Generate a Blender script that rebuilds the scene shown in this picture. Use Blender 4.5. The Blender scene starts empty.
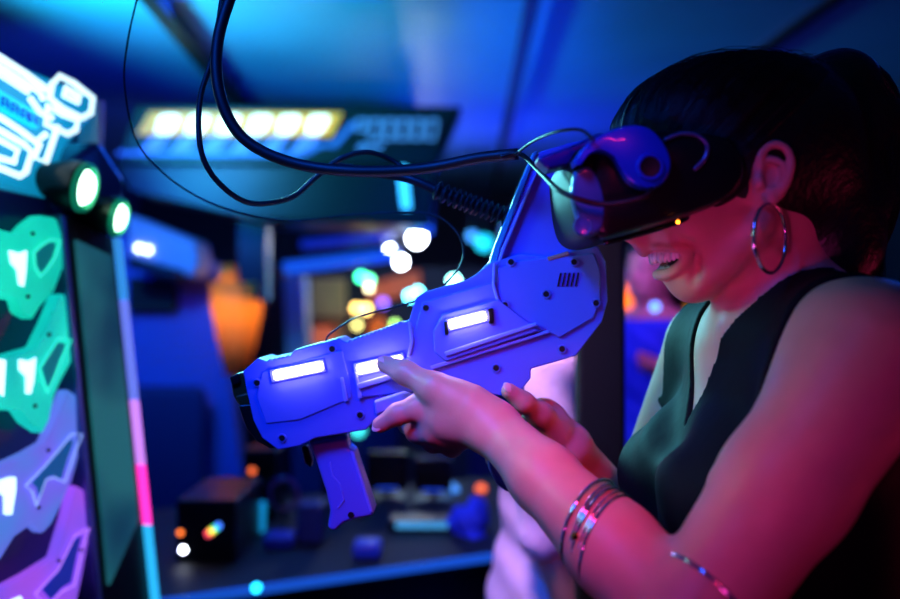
import bpy, bmesh, math, random
import numpy as np
from mathutils import Vector, Matrix
random.seed(7); np.random.seed(7)
PI = math.pi
F = 875.0; CZ = 1.45
sc = bpy.context.scene
COL = sc.collection

# ------------------------------------------------------------------ helpers
def W(px, py, Y):
    """a point at distance Y along the view axis, from where it shows in the photograph"""
    return Vector(((px-450.0)/F*Y, Y, CZ-(py-299.5)/F*Y))

def lin(c):
    return tuple(((v/255.0)/12.92 if v/255.0 <= .04045 else ((v/255.0+.055)/1.055)**2.4) for v in c)

def mat(name, col, rough=.5, metal=0., emit=None, estr=0., bump=0., bscale=60., var=.0, vscale=8., spec=.5,
        trans=0., sss=0., coat=0., alpha=1.0, ior=1.45):
    m = bpy.data.materials.new(name); m.use_nodes = True
    nt = m.node_tree; b = nt.nodes['Principled BSDF']
    c = lin(col)
    b.inputs['Base Color'].default_value = (*c, 1)
    b.inputs['Roughness'].default_value = rough
    b.inputs['Metallic'].default_value = metal
    b.inputs['IOR'].default_value = ior
    b.inputs['Specular IOR Level'].default_value = spec
    if trans: b.inputs['Transmission Weight'].default_value = trans
    if coat: b.inputs['Coat Weight'].default_value = coat
    if sss:
        b.inputs['Subsurface Weight'].default_value = sss
        b.inputs['Subsurface Radius'].default_value = (.012, .004, .002) if name == 'skin' or name == 'lip' else (.016, .014, .02)
        b.inputs['Subsurface Scale'].default_value = 1.0
    if emit is not None:
        b.inputs['Emission Color'].default_value = (*lin(emit), 1)
        b.inputs['Emission Strength'].default_value = estr
    tc = nt.nodes.new('ShaderNodeTexCoord')
    if var:
        n = nt.nodes.new('ShaderNodeTexNoise'); n.inputs['Scale'].default_value = vscale
        n.inputs['Detail'].default_value = 4
        nt.links.new(tc.outputs['Object'], n.inputs['Vector'])
        r = nt.nodes.new('ShaderNodeValToRGB')
        r.color_ramp.elements[0].position = .3; r.color_ramp.elements[1].position = .7
        r.color_ramp.elements[0].color = (*[x*(1-var) for x in c], 1)
        r.color_ramp.elements[1].color = (*[min(1, x*(1+var)) for x in c], 1)
        nt.links.new(n.outputs['Fac'], r.inputs['Fac'])
        nt.links.new(r.outputs['Color'], b.inputs['Base Color'])
    if bump:
        n2 = nt.nodes.new('ShaderNodeTexNoise'); n2.inputs['Scale'].default_value = bscale
        n2.inputs['Detail'].default_value = 5
        nt.links.new(tc.outputs['Object'], n2.inputs['Vector'])
        bn = nt.nodes.new('ShaderNodeBump'); bn.inputs['Strength'].default_value = bump
        bn.inputs['Distance'].default_value = .01
        nt.links.new(n2.outputs['Fac'], bn.inputs['Height'])
        nt.links.new(bn.outputs['Normal'], b.inputs['Normal'])
    return m

def glow_mat(name, c1, c2, s, scale=14.):
    """backlit print: its two inks alternate over the sheet"""
    m = mat(name, c1, .4)
    nt = m.node_tree; b = nt.nodes['Principled BSDF']
    tc = nt.nodes.new('ShaderNodeTexCoord')
    n = nt.nodes.new('ShaderNodeTexNoise'); n.inputs['Scale'].default_value = scale; n.inputs['Detail'].default_value = 2
    nt.links.new(tc.outputs['Object'], n.inputs['Vector'])
    r = nt.nodes.new('ShaderNodeValToRGB')
    r.color_ramp.elements[0].position = .38; r.color_ramp.elements[1].position = .62
    r.color_ramp.elements[0].color = (*lin(c1), 1); r.color_ramp.elements[1].color = (*lin(c2), 1)
    nt.links.new(n.outputs['Fac'], r.inputs['Fac'])
    nt.links.new(r.outputs['Color'], b.inputs['Emission Color'])
    b.inputs['Emission Strength'].default_value = s
    return m

def link(name, bm, m, parent=None, smooth=False, mods=None):
    me = bpy.data.meshes.new(name)
    bmesh.ops.recalc_face_normals(bm, faces=bm.faces)
    bm.to_mesh(me); bm.free()
    return linkme(name, me, m, parent, smooth)

def linkme(name, me, m, parent=None, smooth=False):
    if m: me.materials.append(m)
    if smooth:
        me.polygons.foreach_set('use_smooth', [True]*len(me.polygons))
    o = bpy.data.objects.new(name, me); COL.objects.link(o)
    if parent is not None:
        o.parent = parent
        o.matrix_parent_inverse = Matrix.Translation(-parent.location)
    return o

def tag(o, label=None, cat=None, group=None, kind=None):
    if label: o['label'] = label
    if cat: o['category'] = cat
    if group: o['group'] = group
    if kind: o['kind'] = kind
    return o

def thing(name, loc, label, cat, group=None):
    o = bpy.data.objects.new(name, None); COL.objects.link(o); o.location = loc
    o.empty_display_size = .05
    return tag(o, label, cat, group)

def bev(o, w, seg=2, ang=35):
    md = o.modifiers.new('bevel', 'BEVEL'); md.width = w; md.segments = seg
    md.limit_method = 'ANGLE'; md.angle_limit = math.radians(ang); md.harden_normals = False
    for p in o.data.polygons: p.use_smooth = True
    md2 = o.modifiers.new('wn', 'WEIGHTED_NORMAL'); md2.keep_sharp = False
    return o

class Plane:
    def __init__(s, p, n):
        s.p = Vector(p); s.n = Vector(n).normalized()      # n points at the viewer's side
    def hit(s, px, py, off=0.):
        d = Vector(((px-450)/F, 1., -(py-299.5)/F)); c = Vector((0, 0, CZ))
        t = ((s.p+s.n*off-c).dot(s.n))/d.dot(s.n)
        return c+d*t
def FY(Y): return Plane((0, Y, 0), (0, -1, 0))

def prism_pts(bm, pts, ext):
    a = [bm.verts.new(p) for p in pts]; b = [bm.verts.new(Vector(p)+ext) for p in pts]
    n = len(pts)
    bm.faces.new(a); bm.faces.new(list(reversed(b)))
    for i in range(n):
        j = (i+1) % n
        bm.faces.new((a[j], a[i], b[i], b[j]))

def prism(name, pts, pl, depth, m, parent=None, off=0., bevel=0., seg=2, clampz=None):
    if not isinstance(pl, Plane): pl = FY(pl)
    bm = bmesh.new()
    P = [pl.hit(x, y, off) for x, y in pts]
    if clampz is not None:
        P = [Vector((p.x, p.y, max(p.z, clampz))) for p in P]
    prism_pts(bm, P, -pl.n*depth)
    o = link(name, bm, m, parent)
    if bevel: bev(o, bevel, seg)
    return o

def box(name, lo, hi, m, parent=None, bevel=0., rz=0.):
    bm = bmesh.new()
    bmesh.ops.create_cube(bm, size=1)
    lo = Vector(lo); hi = Vector(hi); c = (lo+hi)/2; d = hi-lo
    for v in bm.verts:
        v.co = Vector((v.co.x*d.x, v.co.y*d.y, v.co.z*d.z))
        if rz: v.co.rotate(Matrix.Rotation(rz, 3, 'Z'))
        v.co += c
    o = link(name, bm, m, parent)
    if bevel: bev(o, bevel)
    return o

def catmull(P, n=8):
    P = [Vector(p) for p in P]
    Q = [P[0]*2-P[1]]+P+[P[-1]*2-P[-2]]
    out = []
    for i in range(1, len(Q)-2):
        a, b, c, d = Q[i-1:i+3]
        for k in range(n):
            t = k/n
            out.append(.5*((2*b)+(c-a)*t+(2*a-5*b+4*c-d)*t*t+(3*b-a-3*c+d)*t**3))
    out.append(P[-1]); return out

def tube_bm(bm, pts, r, seg=10, closed=False, cap=True):
    n = len(pts); R = r if hasattr(r, '__len__') else [r]*n
    T = []
    for i in range(n):
        a = pts[(i-1) % n] if (closed or i > 0) else pts[i]
        b = pts[(i+1) % n] if (closed or i < n-1) else pts[i]
        T.append((b-a).normalized())
    u = T[0].orthogonal().normalized(); rings = []
    for i in range(n):
        u = (u-T[i]*u.dot(T[i])).normalized(); v = T[i].cross(u)
        rings.append([bm.verts.new(pts[i]+(u*math.cos(2*PI*k/seg)+v*math.sin(2*PI*k/seg))*R[i]) for k in range(seg)])
    for i in range(n if closed else n-1):
        A, B = rings[i], rings[(i+1) % n]
        s = 0
        if closed and i == n-1:
            s = min(range(seg), key=lambda q: (B[q].co-A[0].co).length)
        for k in range(seg):
            bm.faces.new((A[k], A[(k+1) % seg], B[(k+1+s) % seg], B[(k+s) % seg]))
    if cap and not closed:
        bm.faces.new(list(reversed(rings[0]))); bm.faces.new(rings[-1])

def tube(name, pts, r, m, parent=None, seg=10, smooth_n=8, closed=False):
    bm = bmesh.new(); tube_bm(bm, catmull(pts, smooth_n) if smooth_n else [Vector(p) for p in pts], r, seg, closed)
    return link(name, bm, m, parent, True)

def lathe_bm(bm, c, axis, prof, seg=28):
    axis = Vector(axis).normalized(); u = axis.orthogonal().normalized(); v = axis.cross(u); rings = []
    for h, r in prof:
        rings.append([bm.verts.new(Vector(c)+axis*h+(u*math.cos(2*PI*k/seg)+v*math.sin(2*PI*k/seg))*max(r, 1e-5)) for k in range(seg)])
    for A, B in zip(rings, rings[1:]):
        for k in range(seg): bm.faces.new((A[k], A[(k+1) % seg], B[(k+1) % seg], B[k]))
    bm.faces.new(list(reversed(rings[0]))); bm.faces.new(rings[-1])

def lathe(name, c, axis, prof, m, parent=None, seg=28, smooth=True):
    bm = bmesh.new(); lathe_bm(bm, c, axis, prof, seg)
    o = link(name, bm, m, parent)
    if smooth:
        for p in o.data.polygons: p.use_smooth = True
        md = o.modifiers.new('es', 'EDGE_SPLIT'); md.split_angle = math.radians(40)
    return o

# ------------------------------------------------------------------ distance-field modelling
def frame(f, up=(0, 0, 1)):
    f = Vector(f).normalized(); s = Vector(up).cross(f).normalized(); u = f.cross(s)
    return np.array([f, s, u])
class RC:      # round cone
    def __init__(s, a, b, ra, rb, k=.01, op='+'):
        s.a = np.array(a, float); s.b = np.array(b, float); s.ra = ra; s.rb = rb; s.k = k; s.op = op
        s.c = (s.a+s.b)/2; s.R = np.linalg.norm(s.a-s.b)/2+max(ra, rb)
    def d(s, p):
        ab = s.b-s.a; t = np.clip(((p-s.a)@ab)/(ab@ab+1e-12), 0, 1)
        return np.linalg.norm(p-s.a-t[..., None]*ab, axis=-1)-(s.ra+(s.rb-s.ra)*t)
class EL:      # ellipsoid
    def __init__(s, c, r, M=None, k=.01, op='+'):
        s.c = np.array(c, float); s.r = np.array(r, float); s.M = np.eye(3) if M is None else M; s.k = k; s.op = op
        s.R = float(max(s.r))
    def d(s, p):
        q = (p-s.c)@s.M.T
        k0 = np.linalg.norm(q/s.r, axis=-1); k1 = np.linalg.norm(q/(s.r**2), axis=-1)
        return np.where(k1 > 1e-9, k0*(k0-1)/np.maximum(k1, 1e-9), -min(s.r))
def field(prims, p, c=None, rad=None):
    d = np.full(p.shape[:-1], .2)
    for q in prims:
        if c is not None and np.linalg.norm(q.c-c) > q.R+rad+q.k*2+.02: continue
        e = q.d(p)
        if q.op == '+':
            h = np.maximum(q.k-np.abs(d-e), 0)/q.k
            d = np.minimum(d, e)-h*h*q.k*.25
        else:
            e = -e; h = np.maximum(q.k-np.abs(d-e), 0)/q.k
            d = np.maximum(d, e)+h*h*q.k*.25
    return d

def nets(name, fn, lo, hi, h, m, parent=None, B=14, slack=1.7, smooth=True):
    """surface of fn (points, block centre, block radius) = 0 as one continuous mesh"""
    lo = np.array(lo, float); hi = np.array(hi, float)
    nb = np.ceil((hi-lo)/(h*B)).astype(int)
    bi = np.stack(np.meshgrid(*[np.arange(k) for k in nb], indexing='ij'), -1).reshape(-1, 3)
    cen = lo+(bi+.5)*B*h
    rad = B*h*math.sqrt(3)/2
    dv = fn(cen, None, None)
    act = bi[np.abs(dv) < rad*slack+.004]
    NX, NY, NZ = [int(k*B+1) for k in nb]
    ax = np.arange(B+2)
    G = np.stack(np.meshgrid(ax, ax, ax, indexing='ij'), -1)
    keys = []; pos = []; quads = []
    key = lambda I: (I[:, 0]*NY+I[:, 1])*NZ+I[:, 2]
    for b in act:
        base = b*B
        p = lo+(base+G)*h
        v = fn(p, lo+(b+.5)*B*h, rad+h*2)
        ins = v < 0
        s = v[:B+1, :B+1, :B+1]; si = ins[:B+1, :B+1, :B+1]
        if si.all() or not si.any(): continue
        acc = np.zeros((B, B, B, 3)); cnt = np.zeros((B, B, B))
        cs = {}
        for i in (0, 1):
            for j in (0, 1):
                for k in (0, 1):
                    cs[i, j, k] = s[i:B+i, j:B+j, k:B+k]
        for a in range(3):
            for u in (0, 1):
                for w in (0, 1):
                    i0 = [u, w]; i0.insert(a, 0); i1 = [u, w]; i1.insert(a, 1)
                    A = cs[tuple(i0)]; C = cs[tuple(i1)]
                    mk = (A < 0) != (C < 0)
                    t = np.where(mk, A/np.where(mk, A-C, 1), 0)
                    q = np.zeros((B, B, B, 3)); q[..., a] = t
                    o2 = [x for x in range(3) if x != a]
                    q[..., o2[0]] = u; q[..., o2[1]] = w
                    acc += q*mk[..., None]; cnt += mk
        idx = np.argwhere(cnt > 0)
        if len(idx):
            vv = acc[tuple(idx.T)]/cnt[tuple(idx.T)][:, None]
            keys.append(key(idx+base)); pos.append(lo+(idx+base+vv)*h)
        for a in range(3):
            A = ins[:B, :B, :B]
            sl = [slice(0, B)]*3; sl[a] = slice(1, B+1); C = ins[tuple(sl)]
            for sgn, mk in ((1, A & ~C), (-1, ~A & C)):
                e = np.argwhere(mk)+base
                if not len(e): continue
                o2 = [(a+1) % 3, (a+2) % 3]
                du = np.zeros(3, int); du[o2[0]] = 1; dw = np.zeros(3, int); dw[o2[1]] = 1
                ok = (e[:, o2[0]] > 0) & (e[:, o2[1]] > 0); e = e[ok]
                q = [e-du-dw, e-dw, e, e-du]
                if sgn < 0: q = q[::-1]
                quads.append(np.stack([key(x) for x in q], 1))
    keys = np.concatenate(keys); pos = np.concatenate(pos); quads = np.concatenate(quads)
    o = np.argsort(keys); keys = keys[o]; pos = pos[o]
    qi = np.searchsorted(keys, quads); qi = np.clip(qi, 0, len(keys)-1)
    good = (keys[qi] == quads).all(1); qi = qi[good]
    me = bpy.data.meshes.new(name)
    me.vertices.add(len(pos)); me.vertices.foreach_set('co', pos.astype(np.float32).ravel())
    me.loops.add(len(qi)*4); me.loops.foreach_set('vertex_index', qi.astype(np.int32).ravel())
    me.polygons.add(len(qi)); me.polygons.foreach_set('loop_start', np.arange(0, len(qi)*4, 4, dtype=np.int32))
    me.update(calc_edges=True); me.validate()
    return linkme(name, me, m, parent, smooth)

# ------------------------------------------------------------------ materials
M = dict(
 skin=mat('skin', (205, 146, 134), .45, sss=.2, var=.06, vscale=30, bump=.03, bscale=400),
 lip=mat('lip', (200, 85, 110), .3, sss=.1), nail=mat('nail', (235, 185, 180), .2, coat=.6),
 teeth=mat('teeth', (235, 230, 222), .18, coat=.5), gum=mat('mouth_lining', (70, 14, 20), .4),
 hair=mat('hair', (14, 11, 13), .38, spec=.6, bump=.2, bscale=120),
 cloth=mat('black_satin_cloth', (7, 9, 17), .7, spec=.15, bump=.15, bscale=30, var=.1, vscale=20),
 denim=mat('dark_trousers', (24, 26, 40), .8, bump=.2, bscale=300), shoe=mat('black_shoe', (15, 15, 18), .4),
 gun=mat('violet_blue_plastic', (92, 104, 220), .36, sss=.12, bump=.02, bscale=900, var=.04, vscale=10, coat=.15),
 gun2=mat('pale_blue_plastic', (122, 134, 235), .32, coat=.2),
 dark=mat('black_plastic', (10, 11, 16), .32, bump=.03, bscale=500), darkg=mat('gloss_black_plastic', (8, 9, 14), .26, coat=.2),
 screw=mat('screw_black', (6, 7, 20), .5), bronze=mat('bronze_plastic', (120, 62, 30), .35, metal=.4),
 hs_blue=mat('bright_blue_plastic', (8, 62, 205), .3, coat=.3), hs_plate=mat('blue_grey_plastic', (50, 85, 150), .3, coat=.3),
 rubber=mat('black_cable_rubber', (10, 12, 18), .5), silver=mat('polished_silver', (225, 222, 230), .12, metal=1),
 chrome=mat('chrome', (200, 205, 215), .08, metal=1), gold=mat('gold', (240, 180, 70), .2, metal=1),
 bar=mat('light_bar', (255, 255, 255), .3, emit=(214, 190, 255), estr=30),
 ceil=mat('ceiling_panel', (92, 140, 190), .42, var=.08, vscale=2.5, bump=.02, bscale=6),
 wallb=mat('blue_wall', (70, 90, 190), .6, var=.06, vscale=3, bump=.05, bscale=40), walld=mat('dark_wall', (26, 34, 70), .6, var=.15, vscale=3),
 floor=mat('dark_floor', (20, 22, 34), .3, var=.2, vscale=4), seam=mat('black_seam', (8, 10, 18), .5), rail=mat('ceiling_rail', (110, 130, 190), .35),
 cab=mat('cabinet_navy', (16, 26, 90), .35, coat=.3), cabd=mat('cabinet_black', (8, 9, 16), .35),
 glass=mat('tinted_display_glass', (60, 120, 130), .08, metal=.0, coat=1, var=.3, vscale=7),
 white=mat('white_plastic', (210, 215, 225), .4), whitecloth=mat('white_cotton', (235, 215, 235), .8, bump=.3, bscale=30),
 bluecloth=mat('blue_cotton', (30, 60, 220), .75, bump=.3, bscale=30), brown=mat('brown_wood', (110, 60, 45), .5, var=.25, vscale=20),
 beige=mat('beige_panel', (200, 165, 120), .55, var=.1), orange=mat('glowing_orange', (235, 120, 50), .5, emit=(255, 110, 30), estr=.35),
 metal=mat('brushed_blue_metal', (120, 140, 190), .3, metal=.8, bump=.05, bscale=80),
)
def E(name, c, s): return mat(name, c, .4, emit=c, estr=s)

# ------------------------------------------------------------------ the room
def struct(o): o['kind'] = 'structure'; return o
struct(box('floor', (-2.6, -1.5, -.1), (3.0, 7.5, 0), M['floor']))
struct(box('ceiling', (-2.6, -1.5, 2.3), (3.0, 7.5, 2.4), M['ceil']))
struct(box('wall_back', (-2.6, 7.0, 0), (3.0, 7.1, 2.3), M['walld']))
struct(box('wall_left', (-2.6, -1.5, 0), (-2.5, 7.0, 2.3), M['wallb']))
struct(box('wall_right', (2.6, -1.5, 0), (2.7, 7.0, 2.3), M['walld']))
def ceil_pt(px, py):
    Y = .85*F/(299.5-py); return Vector(((px-450)/F*Y, Y, 2.3))
def ceil_strip(name, a, b, w, m, h=.02, dx=0.):
    A = ceil_pt(*a); Bp = ceil_pt(*b); d = (Bp-A).normalized(); A = A-d*1.2; s = Vector((d.y, -d.x, 0))
    bm = bmesh.new()
    pts = [A+s*(dx-w/2), A+s*(dx+w/2), Bp+s*(dx+w/2), Bp+s*(dx-w/2)]
    prism_pts(bm, pts, Vector((0, 0, -h)))
    return struct(link(name, bm, m))
ceil_strip('trim_1', (531, 0), (496, 175), .035, M['seam'])
ceil_strip('trim_2', (531, 0), (496, 175), .035, M['rail'], dx=.04)
ceil_strip('trim_3', (160, 0), (245, 105), .05, M['seam'], .04)
ceil_strip('trim_4', (828, 0), (752, 55), .035, M['seam'])

# blue partition wall on the left, the column and the pale pilasters
struct(prism('wall_partition', [(60, 215), (212, 262), (246, 505), (60, 505)], 3.45, .12, M['wallb'], clampz=0))
for o in ():
    pass
struct(prism('trim_5', [(238, 196), (266, 196), (266, 300), (238, 300)], 3.25, .1, M['cabd']))
struct(prism('trim_6', [(262, 270), (283, 270), (289, 420), (266, 420)], 4.6, .2, M['brown']))
struct(prism('trim_7', [(283, 276), (304, 276), (311, 420), (288, 420)], 4.5, .15, M['white'], bevel=.01))

# ------------------------------------------------------------------ hanging marquee
mq = thing('hanging_marquee', W(290, 140, 3.0), 'wide dark hanging marquee with six lit white windows on an orange strip', 'sign')
prism('sign_board', [(134, 105), (462, 106), (436, 166), (116, 163)], 3.0, .16, M['cabd'], mq, bevel=.01)
prism('soffit', [(112, 163), (436, 166), (430, 226), (250, 220), (130, 192)], 3.03, .40, M['cabd'], mq, bevel=.01)
sb = prism('light_strip', [(150, 112), (342, 113), (331, 136), (137, 134)], 3.0, .01, E('orange_backlight', (225, 140, 50), .7), mq, off=.012)
wm = E('warm_white_backlight', (240, 255, 225), 1.7)
for x in (168, 198, 229, 260, 289, 318):
    w = 11.5
    prism('lit_window', [(x-w+6, 115), (x+w-2, 115), (x+w, 118), (x+w-7, 131), (x+w-11, 134), (x-w+1, 134), (x-w-1, 131), (x-w+3, 118)], 3.0, .006, wm, mq, off=.022, bevel=.003)
pb = E('pale_blue_print', (90, 110, 200), .55)
for i in range(6):
    x = 152+i*30
    prism('chevron_print', [(x, 137), (x+17, 137), (x+5, 152), (x-12, 152)], 3.0, .005, pb, mq, off=.008)
prism('print_line', [(118, 151), (300, 152), (318, 143), (332, 143), (352, 121), (357, 123), (336, 147), (322, 147), (303, 157), (116, 155)], 3.0, .005, E('blue_print', (50, 90, 170), .5), mq, off=.008)
gm = E('grey_blue_lettering', (70, 110, 170), .6)
for i, s in enumerate(('P', '0', '0', '0', '0', 'D')):
    x = 358+i*14; y0, y1 = 120, 139; sh = -3
    segs = [((x, y0), (x+10, y0)), ((x, y0), (x+sh, y1 if s != 'P' else y0+10)), ((x+10, y0), (x+10+sh, y1 if s != 'P' else y0+10))]
    segs.append(((x+sh, y1), (x+10+sh, y1)) if s != 'P' else ((x+sh*.5, y0+10), (x+10+sh*.5, y0+10)))
    bm = bmesh.new()
    for (a, b) in segs:
        A = FY(2.985).hit(*a); Bq = FY(2.985).hit(*b); tube_bm(bm, [A, Bq], .006, 6)
    link('lettering', bm, gm, mq)
prism('print_line', [(360, 143), (372, 146), (385, 143), (380, 150), (356, 150)], 3.0, .005, gm, mq, off=.008)

box('mounting_block', (-1.0, 3.86, 2.03), (-.15, 3.96, 2.3), M['cabd'], mq)
for x_ in (-.95, -.2): box('mounting_arm', (x_-.03, 3.1, 2.03), (x_+.03, 3.87, 2.09), M['cabd'], mq)
o = tag(prism('tube_light', [(397, 166), (407, 166), (411, 209), (402, 209)], 3.005, .025, E('cyan_tube', (60, 190, 255), 1.6), bevel=.004),
    'short upright cyan tube light under the hanging marquee', 'light')

# AC unit
ac = thing('air_conditioner', W(165, 250, 3.2), 'white wall air conditioner with two lit dots behind the glowing game cabinet', 'air conditioner')
bm = bmesh.new(); pl = FY(3.2)
prism('body', [(126, 213), (196, 241), (199, 262), (193, 280), (180, 272), (126, 258)], 3.2, .2, mat('grey_white', (150, 155, 185), .5), ac, bevel=.02, seg=3)  # one even bluish grey over the whole shell
prism('outlet', [(128, 256), (178, 270), (176, 278), (128, 268)], 3.2, .15, M['cabd'], ac, off=.01)
for x, y in ((139, 248), (148, 250)):
    lathe('indicator_light', pl.hit(x, y, .004), (0, -1, 0), [(-.002, .012), (.008, .010), (.012, .004)], E('white_led', (225, 240, 255), 7), ac, 14)
tag(prism('wall_monitor', [(128, 276), (176, 284), (176, 312), (128, 312)], 3.4, .04, mat('matt_screen', (10, 12, 20), .7), bevel=.006), 'small dark wall monitor below the white air conditioner', 'monitor')

# orange lamp
la = thing('wall_lamp', W(236, 330, 3.3), 'tall orange glowing lampshade tapering downward beside the dark column', 'lamp')
shade = mat('amber_shade', (255, 190, 85), .6, trans=0, sss=0)
nt = shade.node_tree; tr = nt.nodes.new('ShaderNodeBsdfTranslucent'); tr.inputs[0].default_value = (*lin((255, 214, 120)), 1)
mx = nt.nodes.new('ShaderNodeMixShader'); mx.inputs[0].default_value = .7
nt.links.new(nt.nodes['Principled BSDF'].outputs[0], mx.inputs[1]); nt.links.new(tr.outputs[0], mx.inputs[2])
nt.links.new(mx.outputs[0], nt.nodes['Material Output'].inputs['Surface'])
c = W(237, 283, 3.3); k = 3.3/F
def open_lathe(name, c, prof, m, parent, seg=32):
    bm = bmesh.new(); rings = []
    for h, r in prof: rings.append([bm.verts.new(c+Vector((r*math.cos(2*PI*q/seg), r*math.sin(2*PI*q/seg), h))) for q in range(seg)])
    for A, Bq in zip(rings, rings[1:]):
        for q in range(seg): bm.faces.new((A[q], A[(q+1) % seg], Bq[(q+1) % seg], Bq[q]))
    o = link(name, bm, m, parent, True)
    md = o.modifiers.new('s', 'SOLIDIFY'); md.thickness = .003
    return o
open_lathe('lamp_shade', c, [(0, 26*k), (-25*k, 25*k), (-55*k, 20*k), (-92*k, 12*k)], shade, la)
lathe('bulb', c+Vector((0, 0, -22*k)), (0, 0, 1), [(-.05, .01), (-.03, .03), (0, .035), (.03, .02), (.05, .012)], E('amber_bulb', (255, 190, 80), 11), la, 16)
tube('cord', [c+Vector((0, 0, -22*k)), c+Vector((0, 0, 2.3-c.z))], .006, M['rubber'], la, 8, 0)
open_lathe('collar', c+Vector((-8*k, .0, 18*k)), [(0, 8*k), (-18*k, 12*k)], shade, la)

# blue lit beams, back bar with warm panels
for i, (pts, Y, col, s) in enumerate([([(282, 262), (398, 248), (400, 258), (284, 274)], 4.2, (20, 90, 230), .9), ([(300, 240), (392, 232), (392, 238), (300, 248)], 4.4, (10, 50, 190), .5)]):
    tg = thing('glowing_soffit', W(pts[0][0], pts[0][1], Y),
        ['broad soffit box glowing blue under the ceiling at the far end', 'thin soffit box glowing dim blue, the upper one at the far end'][i], 'light')
    prism('soffit_box', pts, Y, .1, E('blue_soffit_glow%d' % i, col, s), tg, bevel=.01)  # blue light on the soffit boxes is put in as their own glow
    for q_ in (pts[0], pts[1]): tube('hanger', [W(q_[0], q_[1]+2, Y+.05), Vector((W(q_[0], 0, Y+.05).x, Y+.05, 2.3))], .008, M['cabd'], tg, 6, 0)
bb = thing('back_bar', W(350, 420, 5.2), 'far back bar shelving with beige and brown panels behind the lights', 'shelf')
prism('back_panel', [(300, 268), (520, 268), (520, 520), (300, 520)], 5.3, .1, M['walld'], bb, clampz=0)
prism('shelf_panel', [(310, 278), (346, 278), (346, 350), (310, 350)], 5.2, .05, M['beige'], bb, bevel=.01)
prism('shelf_panel', [(364, 285), (420, 270), (420, 290), (372, 305)], 5.2, .05, mat('glowing_rust_panel', (190, 90, 60), .5, emit=(200, 80, 50), estr=.35), bb, bevel=.01)  # warm light put into this panel as a glow of its own
prism('shelf', [(300, 352), (520, 352), (520, 358), (300, 358)], 5.15, .15, M['brown'], bb)
prism('shelf', [(300, 318), (345, 318), (345, 321), (300, 321)], 5.12, .1, M['brown'], bb)
tag(prism('display_box', [(312, 328), (332, 326), (334, 352), (314, 352)], 5.16, .1, mat('glowing_pink_box', (230, 130, 90), .5, emit=(230, 110, 80), estr=.5), bevel=.01), 'small pinkish box on the far shelf', 'box')  # box colour includes a warm glow of its own
tag(prism('orange_bag', [(368, 322), (381, 315), (388, 332), (389, 352), (370, 352)], 5.16, .1, M['orange'], bevel=.02), 'orange bag standing on the far shelf among the blurred bulbs', 'bag')  # bag is no lamp, its orange glow is put into the material
bulbs = [(417, 238, 4.6, .040, (235, 245, 255), 55, 'large round white ceiling lamp, brightest at the far end'),
 (390, 252, 4.6, .026, (225, 240, 255), 50, 'upper of two white lamps just left of the big round lamp'),
 (401, 262, 4.6, .026, (225, 240, 255), 50, 'lower of two white lamps just left of the big round lamp'),
 (361, 277, 5.0, .030, (60, 240, 170), 14, 'left green lamp of the pair at the far end'),
 (369, 280, 5.0, .030, (90, 240, 170), 14, 'right green lamp of the pair at the far end'),
 (369, 288, 5.0, .022, (250, 235, 190), 10, 'small cream lamp just below the green pair'),
 (356, 308, 5.0, .030, (255, 205, 110), 10, 'left amber lamp in the far cluster'),
 (366, 309, 5.0, .034, (255, 215, 120), 10, 'right amber lamp in the far cluster'),
 (357, 325, 5.0, .028, (230, 220, 130), 6, 'yellowish lamp below the amber pair'),
 (383, 303, 5.0, .034, (130, 90, 235), 5, 'violet lamp in the far cluster'),
 (395, 325, 5.0, .030, (170, 235, 120), 6, 'lime green lamp just above the blaster'),
 (410, 296, 4.9, .030, (90, 225, 255), 24, 'left cyan lamp just above the blaster'),
 (418, 292, 4.9, .026, (110, 235, 255), 22, 'right cyan lamp just above the blaster'),
 (454, 281, 4.9, .036, (150, 245, 240), 22, 'pale turquoise lamp nearest the cable loop'),
 (484, 243, 4.9, .045, (20, 170, 200), 3.5, 'teal lamp left of the tall blaster fin'),
 (472, 236, 4.9, .028, (60, 150, 230), 2.5, 'dim blue lamp beside the teal lamp')]
for px, py, Y, r, c, s, lab in bulbs:
    if py > 265: r *= .72
    p = W(px, py, Y); t = thing('spot_lamp', p, lab, 'lamp', 'small lamps at the far end of the room')
    lathe('bulb', p, (0, -1, 0), [(-r, r*.3), (-r*.7, r*.75), (0, r), (r*.7, r*.75), (r, r*.2)], E('bulb_glow', c, s), t, 16)
    lathe('socket', p+Vector((0, r, 0)), (0, 1, 0), [(0, r*.5), (.05, r*.5)], M['cabd'], t, 12)
    tube('bracket', [p+Vector((0, .04, 0)), Vector((p.x, 5.3, p.z))] if py > 265 else [p+Vector((0, .04, 0)), Vector((p.x, p.y+.04, 2.3))], .008, M['cabd'], t, 6, 0)

# ------------------------------------------------------------------ the arcade cabinet (plane running into depth)
def pt(px, py, Y): return W(px, py, Y)
A0 = W(0, 300, 1.18); A1 = W(155, 300, 1.5)
d = (A1-A0).normalized(); nrm = Vector((d.y, -d.x, 0))
CP = Plane(A0, nrm)
cb = thing('arcade_cabinet', (A0.x, A0.y, 0), 'tall arcade cabinet at left edge with four glowing claw panels and a neon top', 'arcade machine')
prism('body', [(-60, 175), (45, 197), (64, 212), (118, 240), (160, 600), (160, 1400), (-60, 1700)], CP, .42, M['cab'], cb, clampz=0.0, bevel=.006)
prism('display_frame', [(66, 214), (121, 241), (157, 610), (103, 610)], CP, .02, M['cabd'], cb, off=.02, bevel=.004)
prism('display_glass', [(77, 240), (112, 256), (139, 520), (110, 585)], CP, .006, glow_mat('display_picture', (10, 60, 85), (35, 105, 115), .8, 6), cb, off=.027)
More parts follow.
